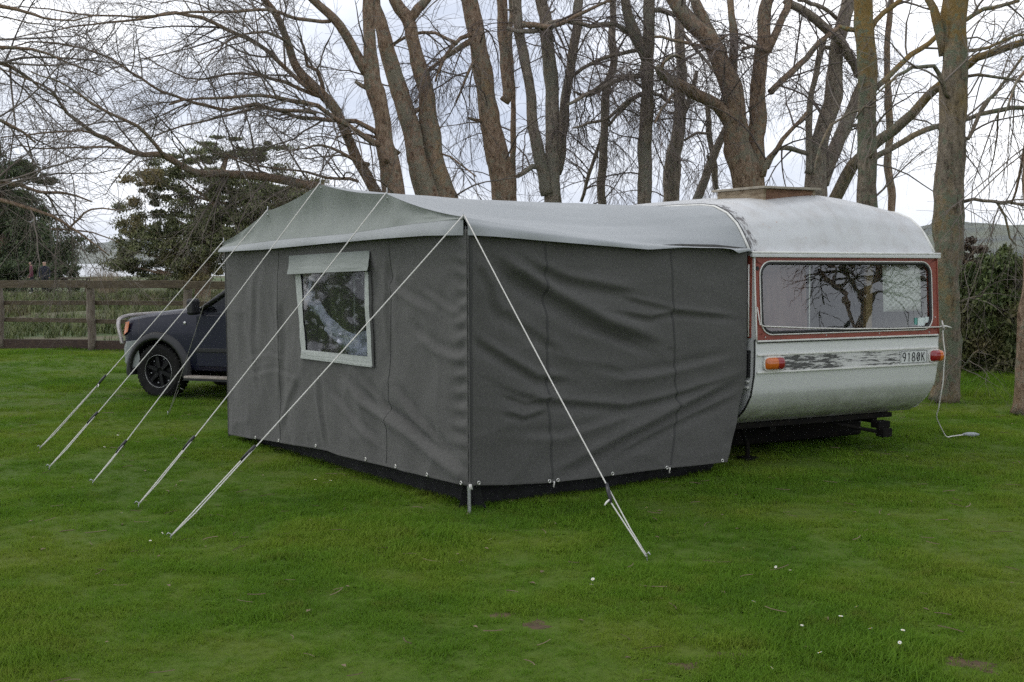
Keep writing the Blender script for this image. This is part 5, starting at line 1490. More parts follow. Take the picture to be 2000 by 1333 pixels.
bare_tree('straight bare trunk with heavy limb curving off to the upper left', 20.8,
    [([(1259, 408, 29), (1260, 283, 28), (1265, 157, 27), (1271, 63, 25), (1273, 0, 24)],),
     ([(1262, 112, 24), (1243, 79, 23), (1227, 38, 22), (1218, 0, 20)], (-0.1, -0.5), False)],
    [([(1108, 205, 6), (1140, 185, 8), (1180, 165, 9), (1220, 150, 11), (1258, 146, 12)], (-1.0, 0)),
     ([(1120, 250, 4), (1150, 240, 6), (1190, 230, 7), (1225, 200, 9), (1258, 183, 10)], (-0.8, 0)),
     ([(1270, 20, 12), (1310, 25, 11), (1340, 40, 9), (1380, 90, 7)], (0, -0.6))],
    M_BARK_G, M_TWIG_P, g=0.22, dens=1.2)
bare_tree('grey trunk narrowing to a pale top, forked at mid height', 24.0,
    [([(1308, 404, 34), (1315, 315, 31), (1325, 236, 27), (1328, 189, 24), (1328, 126, 21), (1328, 47, 20), (1327, 0, 18)],),
     ([(1332, 225, 14), (1341, 205, 13), (1352, 180, 10), (1360, 140, 8)], (0, 0.3), False)],
    [([(1310, 200, 9), (1290, 185, 8), (1265, 182, 6)], (0, -0.4)), ([(1330, 60, 8), (1370, 110, 7), (1400, 150, 5)], (0, -0.5))],
    M_BARK_G, M_TWIG_P, g=0.25, dens=1.3)
bare_tree('thin slanting stem leaning right towards the big forked trunk', 22.2,
    [([(1354, 402, 18), (1385, 331, 17), (1410, 268, 16), (1425, 230, 14)],), ([(1399, 370, 12), (1392, 320, 12), (1385, 268, 12), (1382, 205, 11)], (0.2, 0.4), False)],
    [([(1336, 275, 5), (1360, 258, 6), (1390, 262, 6)], (0, 0.2))], M_BARK_G, M_TWIG_P, g=0.25, dens=1.2, ext=False)
bare_tree('massive forked trunk rising behind the wooden roof hatch', 20.2,
    [([(1458, 366, 64), (1441, 268, 50), (1432, 189, 44), (1410, 126, 40), (1391, 85, 38), (1353, 47, 34), (1328, 16, 30), (1318, 0, 28)],),
     ([(1478, 366, 42), (1478, 220, 34), (1485, 126, 30), (1491, 31, 27), (1497, 0, 26)], (0.2, 0.3)),
     ([(1432, 200, 18), (1430, 94, 17), (1426, 0, 15)], (0.2, 0.3), False),
     ([(1488, 110, 18), (1504, 79, 17), (1526, 31, 15), (1538, 0, 14)], (0.2, 0.4), False),
     ([(1400, 95, 26), (1380, 50, 24), (1362, 10, 22), (1358, 0, 20)], (0.1, 0.5), False)],
    [([(1443, 268, 30), (1400, 205, 27), (1360, 183, 26), (1322, 164, 24), (1293, 145, 20), (1285, 130, 10)], (0, -0.8)),
     ([(1290, 145, 8), (1295, 125, 8), (1310, 110, 6), (1330, 112, 4)], (-0.8, -1.0)),
     ([(1278, 72, 6), (1330, 80, 7), (1370, 90, 8), (1395, 95, 9)], (-0.6, 0)),
     ([(1500, 100, 9), (1470, 88, 8), (1450, 95, 7)], (0.1, 0)),
     ([(1505, 180, 15), (1560, 126, 14), (1614, 72, 11), (1640, 50, 8)], (0.2, 1.0)),
     ([(1490, 345, 13), (1505, 310, 12), (1519, 290, 11), (1545, 255, 9), (1576, 220, 7)], (-0.2, -0.3)),
     ([(1330, 175, 7), (1300, 200, 6), (1280, 240, 4)], (-0.4, -1.2))],
    M_BARK, M_TWIG_P, g=0.22, dens=1.2)
bare_tree('split trunk leaning right beside the roof hatch', 21.5,
    [([(1588, 382, 48), (1598, 283, 36), (1626, 189, 33), (1639, 94, 30), (1652, 31, 28), (1658, 0, 27)],),
     ([(1606, 360, 28), (1626, 299, 27), (1658, 236, 26), (1677, 189, 22), (1690, 140, 16)], (0.1, 0.5), False),
     ([(1578, 340, 14), (1576, 283, 13), (1585, 173, 13), (1601, 110, 12), (1612, 75, 10)], (-0.2, 0.1), False)],
    [([(1535, 0, 17), (1576, 25, 19), (1623, 63, 20), (1664, 117, 18), (1676, 150, 12)], (-0.9, 0.2)),
     ([(1578, 300, 10), (1545, 290, 11), (1519, 292, 9), (1500, 330, 5)], (-0.2, -0.8)),
     ([(1560, 0, 9), (1610, 15, 9), (1645, 45, 8)], (-0.5, 0.2))],
    M_BARK_G, M_TWIG_P, g=0.16, dens=0.9)
bare_tree('straight mossy trunk rising just behind the caravan roof', 16.5,
    [([(1697, 408, 40), (1696, 283, 39), (1693, 157, 38), (1686, 63, 38), (1685, 0, 37)],)],
    [([(1628, 392, 27), (1652, 340, 26), (1677, 305, 24), (1718, 271, 22), (1765, 236, 21), (1812, 189, 20), (1840, 164, 18), (1891, 126, 17), (1922, 107, 16), (1998, 79, 14), (2060, 60, 11)], (3.5, 1.2)),
     ([(1700, 312, 10), (1718, 302, 13), (1765, 277, 13), (1828, 249, 12), (1891, 233, 10), (1954, 214, 10), (1998, 211, 9), (2080, 220, 6)], (0, 0.8)),
     ([(1705, 178, 13), (1765, 120, 12), (1828, 72, 11), (1891, 35, 10), (1922, 19, 9), (1990, 2, 7)], (0, 1.0)),
     ([(1672, 232, 4), (1690, 206, 5), (1712, 207, 4)], (-0.3, -0.5)),
     ([(1590, 340, 4), (1600, 290, 5), (1620, 245, 5), (1660, 222, 5), (1690, 215, 6)], (-0.6, 0)),
     ([(1700, 60, 12), (1730, 25, 11), (1760, 0, 10)], (0, 0.2))],
    M_BARK_L, M_TWIG, g=0.10, dens=0.6)
bare_tree('dark pole-thin trunk between the mossy trunk and the thickest right trunk', 22.0,
    [([(1737, 415, 16), (1737, 300, 15), (1737, 189, 14), (1740, 0, 11)],)], [], M_BARK, M_TWIG, g=0.12, dens=0.7)
bare_tree('thickest lichened trunk standing at the caravan right corner', 14.0,
    [([(1842, 786, 64), (1846, 700, 58), (1850, 560, 57), (1856, 420, 58), (1860, 283, 56), (1863, 126, 54), (1864, 0, 50)],),
     ([(1843, 110, 20), (1831, 63, 18), (1822, 25, 17), (1812, 0, 15)], (0, 0), False)],
    [([(1852, 190, 9), (1838, 160, 10), (1822, 127, 9), (1790, 128, 8), (1765, 136, 7), (1740, 155, 5), (1712, 185, 3)], (-0.15, -0.8)),
     ([(1885, 270, 8), (1897, 261, 8), (1916, 214, 8), (1945, 185, 7), (1970, 151, 6), (1998, 110, 5)], (0, 0.5)),
     ([(1882, 394, 8), (1920, 390, 7), (1954, 394, 7), (1998, 398, 6), (2060, 405, 4)], (0, 0.4)),
     ([(1945, 392, 6), (1965, 420, 5), (1975, 460, 4), (1985, 480, 3)], (0.4, 0.4)),
     ([(1885, 100, 9), (1930, 95, 7), (1980, 70, 5), (2040, 60, 3)], (0, 0.3)),
     ([(1885, 150, 7), (1950, 152, 6), (1998, 160, 5)], (0, 0.3)),
     ([(1875, 592, 4), (1900, 582, 4), (1918, 577, 3), (1928, 560, 2)], (-0.1, -0.3)),
     ([(1868, 728, 4), (1890, 708, 4), (1912, 684, 3)], (-0.1, -0.3))],
    M_BARK_L, M_TWIG, g=0.14, dens=0.5, stem_br=0.45, tl=(0.5, 1.3))
bare_tree('rough trunk cut off by the right edge of the picture', 12.7,
    [([(1994, 812, 46), (1998, 740, 38), (2004, 640, 34), (2012, 480, 32), (2016, 200, 28), (2020, 0, 24)],)],
    [([(2010, 250, 9), (1990, 330, 6), (1975, 400, 4)], (0, 0.3)), ([(2015, 120, 9), (1985, 160, 6), (1960, 230, 3)], (0, -0.3))], M_BARK, M_TWIG, g=0.2, dens=0.4, stem_br=0.3)
# bare trees outside the frame: one whose branches enter on the left, two mirrored in the caravan window
bare_tree('bare branches entering the picture from its left edge', 15.0,
    [([(-190, 640, 60), (-180, 400, 52), (-170, 150, 44), (-160, 0, 38)],)],
    [([(-175, 340, 18), (-60, 345, 12), (0, 352, 9), (70, 372, 6), (115, 374, 6), (150, 382, 4), (180, 395, 3)], (0, 0.6)),
     ([(-175, 380, 16), (-60, 390, 11), (30, 400, 8), (100, 424, 6), (135, 446, 5), (175, 470, 4), (214, 500, 3)], (0, 0.4)),
     ([(135, 446, 5), (155, 425, 5), (178, 408, 4), (225, 408, 3), (262, 408, 2)], (0.5, 0.4)),
     ([(100, 448, 4), (135, 447, 4), (180, 450, 3), (235, 475, 2)], (0.5, 0.7)),
     ([(-170, 160, 20), (-60, 120, 12), (20, 130, 8), (80, 170, 5), (130, 200, 3)], (0, 1.5)),
     ([(-168, 100, 18), (-80, 60, 11), (0, 90, 8), (60, 95, 6), (130, 120, 4), (200, 150, 3)], (0, 0.8)),
     ([(-172, 240, 16), (-60, 220, 11), (10, 240, 7), (70, 280, 4)], (0, 0.5)),
     ([(-168, 60, 16), (-60, 10, 11), (30, 20, 7), (110, 40, 4), (200, 30, 3)], (0, 0.8))],
    M_BARK, M_TWIG, g=0.02, dens=0.9, group='bare trees at the lawn edge')
def free_tree(label, x, y, h, r, seed, group):
    """a spreading bare tree standing off to the side, grown without a trace"""
    r_ = np.random.default_rng(seed)
    root = empty('bare_tree', (x, y, 0)); tag(root, label, 'tree', group)
    P = [np.array([x, y, -0.05])]; d = np.array([0.03, 0.02, 1.0])
    for k in range(10):
        d = d + r_.normal(size=3) * 0.08; d[2] = 1; P.append(P[-1] + d / np.linalg.norm(d) * h / 10)
    R = np.linspace(r, r * 0.35, 11); R[0] *= 1.3
    P, R = densify(np.array(P), R, 0.25)
    tk = MB().tube(P, R, 12, wob=0.12, seed=seed); guides = [(P, R)]
    for k in range(20):
        t = r_.uniform(0.12, 0.9); i = int(t * (len(P) - 1)); a = k * 2.4 + r_.uniform(-0.4, 0.4)
        q = [P[i]]; dd = np.array([math.cos(a), math.sin(a), 0.7])
        for e in range(6):
            dd = dd + r_.normal(size=3) * 0.18; dd /= np.linalg.norm(dd); q.append(q[-1] + dd * h * 0.085)
        lp, lr = densify(np.array(q), np.linspace(R[i] * 0.6, 0.025, 7), 0.2)
        tk.tube(lp, lr, 8, wob=0.1, seed=k); guides.append((lp, lr))
    tk.build('trunk', M_BARK, root, smooth=True)
    Vs, Fs, off = [], [], 0
    for P_, R_ in guides:
        x_ = np.linspace(0, len(P_) - 1, 16); i = np.minimum(x_.astype(int), len(P_) - 2); f = (x_ - i)[:, None]
        PP = (P_[i] * (1 - f) + P_[i + 1] * f)[None]; RR = (R_[i] * (1 - f[:, 0]) + R_[i + 1] * f[:, 0])[None]
        b1, r1 = spawn(PP, RR, 12, 0.15, 1, (0.8, 2.4), (35, 75), 0.10, 0.14, 7, 0.6, 0.03, 0.35, 0.1)
        b2, r2 = spawn(b1, r1, 7, 0.2, 1, (0.5, 1.4), (25, 65), 0.10, 0.15, 5, 0.65, 0.012, 0.4)
        for B, RB, n_ in ((b1, r1, 4), (b2, r2, 3)):
            V, Fq = batch_tubes(B, RB, n_); Vs.append(V); Fs.append(Fq + off); off += len(V)
    o = fast_mesh('twigs', np.concatenate(Vs), np.concatenate(Fs), M_TWIG, root, True); o['kind'] = 'stuff'
free_tree('spreading bare tree mirrored in the left half of the caravan window', 18.5, 8.2, 9.5, 0.12, 3, 'bare trees off to the side')
free_tree('tall bare tree mirrored in the middle of the caravan window', 21.0, 11.6, 10.0, 0.13, 4, 'bare trees off to the side')
free_tree('bare tree mirrored at the far end of the caravan window', 17.5, 5.2, 9.5, 0.12, 6, 'bare trees off to the side')

free_tree('bare tree mirrored behind the others in the caravan window', 25.0, 7.4, 11.0, 0.15, 9, 'bare trees off to the side')
# evergreen trees and bushes: leaf-sized faces in clumps on real limbs
def leaves(centres, radii, counts, size, flat=0.3, droop=0.4, rng=RNG, shell=0.25):
    P, A = [], []
    for c, r, n in zip(centres, radii, counts):
        d = rng.normal(size=(n, 3)); d /= np.linalg.norm(d, axis=1, keepdims=True)
        rad = rng.uniform(shell, 1.0, (n, 1)) ** 0.8
        P.append(np.asarray(c) + d * rad * np.asarray(r) + rng.normal(size=(n, 3)) * np.asarray(r) * 0.45)
        A.append(d)
    P, A = np.concatenate(P), np.concatenate(A)
    n = len(P)
    nrm = A * 0.6 + rng.normal(size=(n, 3)) * 0.8; nrm[:, 2] += flat
    nrm /= np.linalg.norm(nrm, axis=1, keepdims=True)
    t = np.cross(nrm, rng.normal(size=(n, 3))); t /= np.linalg.norm(t, axis=1, keepdims=True); t[:, 2] -= droop
    b_ = np.cross(nrm, t)
    s = rng.uniform(0.6, 1.4, (n, 1)) * size
    V = np.stack([P - t * s, P + b_ * s * 0.42 , P + t * s, P - b_ * s * 0.42], 1).reshape(-1, 3)
    Fq = (np.arange(n) * 4)[:, None] + np.arange(4)[None]
    return V, Fq
def evergreen(label, cat, name, Y, clumps, trunk_px, mat, size, dens, group, limb_mat=M_BARK):
    """clumps: (px, py, half-width px, half-height px)"""
    k = Y / F_PX
    base = at(trunk_px[0][0], trunk_px[0][1], Y); base[2] = 0
    root = empty(name, base); tag(root, label, cat, group)
    P, R = traced(trunk_px, Y)
    P[0][2] = -0.1
    P, R = densify(P, R, 0.4)
    MB().tube(P, R, 9, wob=0.1, seed=int(Y)).build('trunk', limb_mat, root, smooth=True)
    cs, rs, ns = [], [], []
    lm = MB()
    for (x, y, rx, ry) in clumps:
        c = at(x, y, Y + RNG.uniform(-1, 1) * rx * k * 0.5)
        nsub = max(4, int(rx * ry / 60))
        for q in range(nsub):
            o = RNG.normal(size=3) * np.array([rx, rx * 0.8, ry]) * k * 0.68
            cc = c + o
            rr_ = np.array([rx, rx, ry * 0.9]) * k * RNG.uniform(0.14, 0.42)
            cs.append(cc); rs.append(rr_); ns.append(int(dens * rx * ry / nsub * RNG.uniform(0.7, 1.3)))
        i = np.argmin(np.linalg.norm(P - (c - np.array([0, 0, rx * k * 0.4])), axis=1))
        mid = (P[i] + c) / 2 + np.array([0, 0, -0.1])
        lm.tube(smooth_line([P[i], mid, c]), np.linspace(max(0.03, R[i] * 0.4), 0.015, len(smooth_line([P[i], mid, c]))), 6)
    lm.build('limbs', limb_mat, root, smooth=True)['kind'] = 'stuff'
    V, Fq = leaves(cs, rs, ns, size)
    o = fast_mesh('crown', V, Fq, mat, root, False); o['kind'] = 'stuff'
    return root
evergreen('spreading dark conifer behind the fence, right beside the awning gable', 'tree', 'conifer_tree', 46.0,
    [(440, 296, 70, 14), (385, 305, 40, 14), (500, 296, 32, 15), (350, 345, 60, 24), (305, 352, 32, 20), (430, 370, 60, 26), (480, 395, 46, 30), (520, 385, 40, 26), (390, 420, 60, 28),
     (310, 410, 38, 24), (285, 450, 34, 26), (265, 490, 30, 30), (330, 480, 55, 36), (410, 470, 50, 40), (300, 525, 60, 22), (370, 520, 60, 26), (440, 450, 40, 40), (255, 520, 22, 24), (560, 380, 50, 24), (600, 400, 60, 30), (530, 430, 60, 40)],
    [(395, 600, 34), (400, 500, 30), (415, 420, 24), (430, 350, 15), (445, 300, 7)], M_FIR, 0.048, 6.0, 'evergreens beyond the fence')
evergreen('dense dark evergreen at the left edge beyond the fence', 'tree', 'conifer_tree', 70.0,
    [(20, 480, 70, 60), (80, 500, 46, 40), (100, 515, 34, 28), (60, 450, 50, 30), (10, 420, 50, 30), (30, 390, 50, 24), (5, 350, 44, 26), (70, 352, 26, 12), (40, 325, 30, 20), (-10, 310, 30, 30), (30, 530, 80, 22), (105, 530, 24, 18), (-40, 450, 50, 90)],
    [(10, 610, 40), (8, 500, 36), (5, 420, 28), (0, 330, 12)], M_FIR2, 0.075, 5.5, 'evergreens beyond the fence')
evergreen('dark bushy shrub right of the thickest trunk, overhanging the grass', 'shrub', 'evergreen_shrub', 17.5,
    [(1930, 560, 55, 40), (1990, 560, 45, 40), (1900, 540, 34, 30), (1940, 620, 70, 45), (1990, 620, 40, 50), (1900, 640, 40, 50), (1930, 690, 55, 40), (1985, 680, 40, 40), (1925, 735, 34, 24), (1950, 755, 18, 22), (1895, 715, 30, 26), (1890, 580, 30, 40), (1975, 530, 34, 16)],
    [(1945, 790, 14), (1945, 700, 12), (1950, 620, 9), (1950, 560, 5)], M_BUSH, 0.034, 6.0, 'shrubs at the lawn edge')
evergreen('low brown scrubby bush between lichened trunk and water', 'shrub', 'scrub_bush', 24.0,
    [(1900, 490, 26, 16), (1880, 505, 20, 14), (1925, 520, 30, 10)], [(1900, 650, 8), (1900, 560, 6), (1900, 510, 3)], leafmat('brown_scrub_leaves', (0.045, 0.030, 0.020), (0.11, 0.075, 0.05)), 0.04, 2.2, 'shrubs at the lawn edge')

# ------------------------------------------------------------------ grass: real blades, scattered by geometry nodes
def tuft(name, nb, hmin, hmax, spread, wid, bend, mat, seed, segs=2):
    r_ = np.random.default_rng(seed); V, Fc = [], []
    for k in range(nb):
        a = r_.uniform(0, 2 * math.pi); rad = spread * math.sqrt(r_.uniform())
        bx, by = rad * math.cos(r_.uniform(0, 6.28)), rad * math.sin(r_.uniform(0, 6.28))
        h = r_.uniform(hmin, hmax); lean = r_.uniform(0.2, 1.0) * bend * h; w = wid * r_.uniform(0.7, 1.3)
        dx, dy = math.cos(a), math.sin(a); n0 = len(V)
        for s_ in range(segs):
            t = s_ / segs; ww = w * (1 - 0.35 * t)
            cx_, cy_, cz_ = bx + dx * lean * t * t, by + dy * lean * t * t, h * t * (1 - 0.15 * t * bend)
            V += [(cx_ - dy * ww, cy_ + dx * ww, cz_), (cx_ + dy * ww, cy_ - dx * ww, cz_)]
        V.append((bx + dx * lean, by + dy * lean, h * (1 - 0.15 * bend)))
        for s_ in range(segs - 1): Fc.append((n0 + 2 * s_, n0 + 2 * s_ + 1, n0 + 2 * s_ + 3, n0 + 2 * s_ + 2))
        Fc.append((n0 + 2 * segs - 2, n0 + 2 * segs - 1, n0 + 2 * segs))
    me = bpy.data.meshes.new(name); me.from_pydata(V, [], Fc); me.materials.append(mat)
    me.polygons.foreach_set('use_smooth', [True] * len(me.polygons)); me.update()
    return bpy.data.objects.new(name, me)
def scatter(name, pts, scl, sources):
    """one object whose points carry copies of the tufts"""
    me = bpy.data.meshes.new(name)
    me.vertices.add(len(pts)); me.vertices.foreach_set('co', np.asarray(pts, np.float32).ravel())
    at_ = me.attributes.new('tuft_scale', 'FLOAT', 'POINT'); at_.data.foreach_set('value', np.asarray(scl, np.float32))
    me.update()
    o = bpy.data.objects.new(name, me); COL.objects.link(o)
    src = bpy.data.collections.new(name + '_tufts')
    for s_ in sources: src.objects.link(s_)
    ng = bpy.data.node_groups.new(name + '_nodes', 'GeometryNodeTree')
    ng.interface.new_socket('Geometry', in_out='INPUT', socket_type='NodeSocketGeometry')
    ng.interface.new_socket('Geometry', in_out='OUTPUT', socket_type='NodeSocketGeometry')
    N, L = ng.nodes, ng.links
    gi, go = N.new('NodeGroupInput'), N.new('NodeGroupOutput')
    ci = N.new('GeometryNodeCollectionInfo'); ci.inputs['Collection'].default_value = src
    ci.inputs['Separate Children'].default_value = True; ci.inputs['Reset Children'].default_value = True
    ip = N.new('GeometryNodeInstanceOnPoints'); ip.inputs['Pick Instance'].default_value = True
    rv_ = N.new('FunctionNodeRandomValue'); rv_.data_type = 'FLOAT_VECTOR'
    rv_.inputs['Min'].default_value = (-0.12, -0.12, 0); rv_.inputs['Max'].default_value = (0.12, 0.12, 6.283)
    na = N.new('GeometryNodeInputNamedAttribute'); na.data_type = 'FLOAT'; na.inputs['Name'].default_value = 'tuft_scale'
    L.new(gi.outputs[0], ip.inputs['Points']); L.new(ci.outputs[0], ip.inputs['Instance'])
    L.new(rv_.outputs[0], ip.inputs['Rotation']); L.new(na.outputs[0], ip.inputs['Scale'])
    L.new(ip.outputs[0], go.inputs[0])
    md = o.modifiers.new('scatter', 'NODES'); md.node_group = ng
    return tag(o, kind='stuff')
g_ = np.random.default_rng(11)
bare_px = [(1050, 1222, 60, 16), (1420, 1277, 110, 14), (1340, 1300, 70, 14), (975, 1205, 40, 10), (1900, 1300, 90, 26), (1225, 1195, 40, 16), (1230, 1215, 30, 12)]
bare = []
for (x, y, rx, ry) in bare_px:
    c = gr(x, y); e = gr(x + rx, y); f = gr(x, y - ry)
    bare.append((c[0], c[1], abs(e[0] - c[0]), abs(f[1] - c[1])))
def bare_mask(X, Y):
    m_ = np.zeros_like(X)
    for k, (cx_, cy_, rx, ry) in enumerate(bare[:5]):
        d = np.hypot((X - cx_) / rx, (Y - cy_) / ry) + 1.2 * fbm(X * 9, Y * 9, 40 + k, 3)
        m_ = np.maximum(m_, np.clip(1.3 - d, 0, 1))
    return m_
def zone(y0, y1, dens, margin=0.6):
    w0 = lambda y: 0.445 * y + margin
    n = int(dens * (w0(y0) + w0(y1)) * (y1 - y0))
    Y = np.sqrt(g_.uniform(y0 ** 2, y1 ** 2, n)); X = g_.uniform(-1, 1, n) * w0(Y)
    return X, Y
Xs, Ys, Ss = [], [], []
for y0, y1, dn, sc in ((4.3, 6.5, 980, 1.0), (6.5, 9.0, 540, 1.1), (9.0, 13.0, 290, 1.3), (13.0, 18.0, 140, 1.55), (18.0, 23.3, 70, 1.8)):
    X, Y = zone(y0, y1, dn)
    Xs.append(X); Ys.append(Y); Ss.append(np.full(len(X), sc))
X, Y, Sc_ = np.concatenate(Xs), np.concatenate(Ys), np.concatenate(Ss)
hn = fbm(X * 0.8, Y * 0.8, 77, 4); hn2 = fbm(X * 3.2, Y * 3.2, 78, 3)
scl = Sc_ * (0.85 + 0.7 * hn + 0.75 * hn2) * g_.uniform(0.75, 1.2, len(X))
bm_ = bare_mask(X, Y)
worn = np.clip(fbm(X * 1.5, Y * 1.5, 79, 4) * 2 - 0.35, 0, 1)
keep = g_.uniform(size=len(X)) > np.maximum(bm_ * 0.62, worn * 0.35)
scl = np.clip(scl * (1 - 0.35 * worn) * (1 - 0.4 * bm_), 0.45, 2.6)
# thin, drawn grass in the dark under the awning and caravan
X, Y, scl = X[keep], Y[keep], scl[keep]
Zl = lawn_z(X, Y) - 0.004
tufts = [tuft('grass_tuft', 32, 0.018, 0.048, 0.060, 0.0014, 1.0, M_GRASS, 100 + k) for k in range(5)] + [tuft('grass_tuft', 26, 0.014, 0.036, 0.065, 0.0019, 1.5, M_GRASS, 120 + k) for k in range(3)]
tufts += [tuft('weed_rosette', 11, 0.012, 0.024, 0.03, 0.0055, 2.2, M_GRASS, 140)]
scatter('grass', np.stack([X, Y, Zl], -1), scl, tufts)
# rough growth beyond the fence and round the trees on the right
X, Y = zone(23.9, 60, 7.0, 2.0)
n1 = fbm(X * 0.22, Y * 0.4, 90, 4)
k_ = (n1 > -0.16) & (X < 3)
X, Y = X[k_], Y[k_]; sc = g_.uniform(0.5, 1.4, len(X)) * (1.0 + 1.3 * np.clip(n1[k_], -0.3, 0.6))
Z = padd_z(X, Y)
scatter('rough_grass', np.stack([X, Y, Z], -1), sc, [tuft('rough_tuft', 26, 0.12, 0.42, 0.16, 0.008, 0.9, M_SCRUB, 200 + k) for k in range(4)])
Xr, Yr = g_.uniform(4.6, 12, 5200), g_.uniform(14.2, 26, 5200)
k_ = Xr > Yr * 0.33
Xr, Yr = Xr[k_], Yr[k_]
scatter('bank_grass', np.stack([Xr, Yr, np.where(Yr < 24, lawn_z(Xr, Yr), padd_z(Xr, Yr))], -1), g_.uniform(0.5, 1.2, len(Xr)), [tuft('bank_tuft', 22, 0.05, 0.15, 0.12, 0.004, 1.0, M_GRASS, 220 + k) for k in range(3)])
# dry weed stalks on the shore
Xw, Yw = [], []
for (px_, y_) in [(185, 60), (195, 62), (205, 60), (215, 58), (225, 61), (200, 66), (210, 64), (190, 59), (220, 66), (230, 63)]:
    for q in range(3):
        p = at(px_ + g_.uniform(-6, 6), 540, y_); Xw.append(p[0]); Yw.append(p[1])
scatter('dry_weeds', np.stack([Xw, Yw, padd_z(np.array(Xw), np.array(Yw))], -1), g_.uniform(0.7, 1.3, len(Xw)), [tuft('weed_tuft', 14, 0.6, 1.7, 0.3, 0.012, 0.35, M_REED, 240 + k) for k in range(3)])

# fallen leaves and twig ends lying in the grass
def litter(name, kind, seed):
    r_ = np.random.default_rng(seed); V, Fc = [], []
    if kind == 'leaf':
        V = [(-0.018, 0, 0.002), (-0.004, 0.009, 0.006), (0.018, 0.002, 0.003), (0.002, -0.010, 0.007)]; Fc = [(0, 1, 2, 3)]
    else:
        L_ = r_.uniform(0.05, 0.13)
        for k in range(4):
            x_ = L_ * (k / 3 - 0.5); y_ = 0.006 * math.sin(k * 1.7 + seed)
            for a in range(3): V.append((x_, y_ + 0.0022 * math.cos(a * 2.09), 0.006 + 0.0022 * math.sin(a * 2.09)))
        Fc = [(k * 3 + a, k * 3 + (a + 1) % 3, k * 3 + 3 + (a + 1) % 3, k * 3 + 3 + a) for k in range(3) for a in range(3)]
    me = bpy.data.meshes.new(name); me.from_pydata(V, [], Fc); me.materials.append(M_DEAD); me.update()
    return bpy.data.objects.new(name, me)
M_DEAD = surf('dead_leaf_brown', (0.10, 0.065, 0.038), (0.20, 0.145, 0.09), 3, 0.8, coords='Position')
Xl, Yl = zone(4.4, 16, 7.0)
scatter('leaf_litter', np.stack([Xl, Yl, lawn_z(Xl, Yl) + g_.uniform(0.006, 0.026, len(Xl))], -1), g_.uniform(0.5, 1.3, len(Xl)), [litter('dead_leaf', 'leaf', 1), litter('dead_twig', 'twig', 2), litter('dead_twig', 'twig', 5)])

# bare earth scars in the lawn
for k, (cx_, cy_, rx, ry) in enumerate(bare[:5]):
    a = np.linspace(0, 2 * math.pi, 29)[:-1]
    rr_ = 1 + 0.35 * np.array([fbm(np.array([math.cos(t) * 1.6]), np.array([math.sin(t) * 1.6]), 300 + k, 3)[0] for t in a]) * 2
    rows = []
    for f in (0.02, 0.35, 0.7, 1.0):
        x_ = cx_ + np.cos(a) * rx * rr_ * f; y_ = cy_ + np.sin(a) * ry * rr_ * f
        rows.append(np.stack([x_, y_, lawn_z(x_, y_) + 0.003 - 0.012 * f ** 2 + 0.006 * fbm(x_ * 30, y_ * 30, 310 + k, 2)], -1))
    o = MB().grid(np.transpose(np.array(rows), (1, 0, 2)), closed_u=True).build('earth_patch', M_EARTH, None, smooth=True)
    tag(o, kind='structure')

# white daisies in the lawn
M_PETAL = surf('white_petals', (0.80, 0.79, 0.76), rough=0.6)
M_EYE = surf('daisy_eye', (0.60, 0.42, 0.05), rough=0.7)
fl = [(1263, 1003), (1452, 1084), (1515, 1124), (1543, 1131), (1472, 1191), (1673, 1203), (1642, 1222), (1700, 1248), (1763, 1252), (1757, 1276), (1601, 1296), (1507, 1326), (1566, 1240), (1158, 1149), (237, 1014), (230, 859), (204, 882), (317, 1057), (294, 1072), (616, 950), (646, 951), (958, 1066), (1155, 1160)]
proto = None
def daisy(loc, rz, sc, tilt):
    global proto
    if proto is None:
        proto = empty('daisy', loc)
        pm = MB()
        for k in range(11):
            a = 2 * math.pi * k / 11; c_, s_ = math.cos(a), math.sin(a)
            pm.add([(c_ * 0.003, s_ * 0.003, 0.001), (c_ * 0.009 - s_ * 0.0025, s_ * 0.009 + c_ * 0.0025, 0.003), (c_ * 0.0145, s_ * 0.0145, 0.0025), (c_ * 0.009 + s_ * 0.0025, s_ * 0.009 - c_ * 0.0025, 0.003)], [(0, 1, 2, 3)])
        pm.build('petals', M_PETAL, proto, local=True, recalc=False)
        MB().lathe([(0.0, 0.005), (0.003, 0.0042), (0.0042, 0.001)], 8, axis='z').build('eye', M_EYE, proto, smooth=True, local=True)
        MB().tube([(0, 0, 0.001), (0.003, 0, -0.02), (0.004, 0.002, -0.05)], 0.001, 5).build('stalk', M_GRASS, proto, local=True)
        o = proto
    else:
        o = proto.copy(); COL.objects.link(o)
        for c in list(proto.children):
            d = c.copy(); COL.objects.link(d); d.parent = o
    o.location = loc; o.rotation_euler = (tilt, 0, rz); o.scale = (sc, sc, sc)
    tag(o, 'tiny white daisy flower in the short lawn grass', 'flower', 'white daisies scattered over the lawn')
for (x, y) in fl:
    p = gr(x, y); p[2] = lawn_z(p[0], p[1]) + 0.048
    daisy(p, g_.uniform(0, 6), g_.uniform(0.5, 0.95), g_.uniform(-0.6, 1.0))

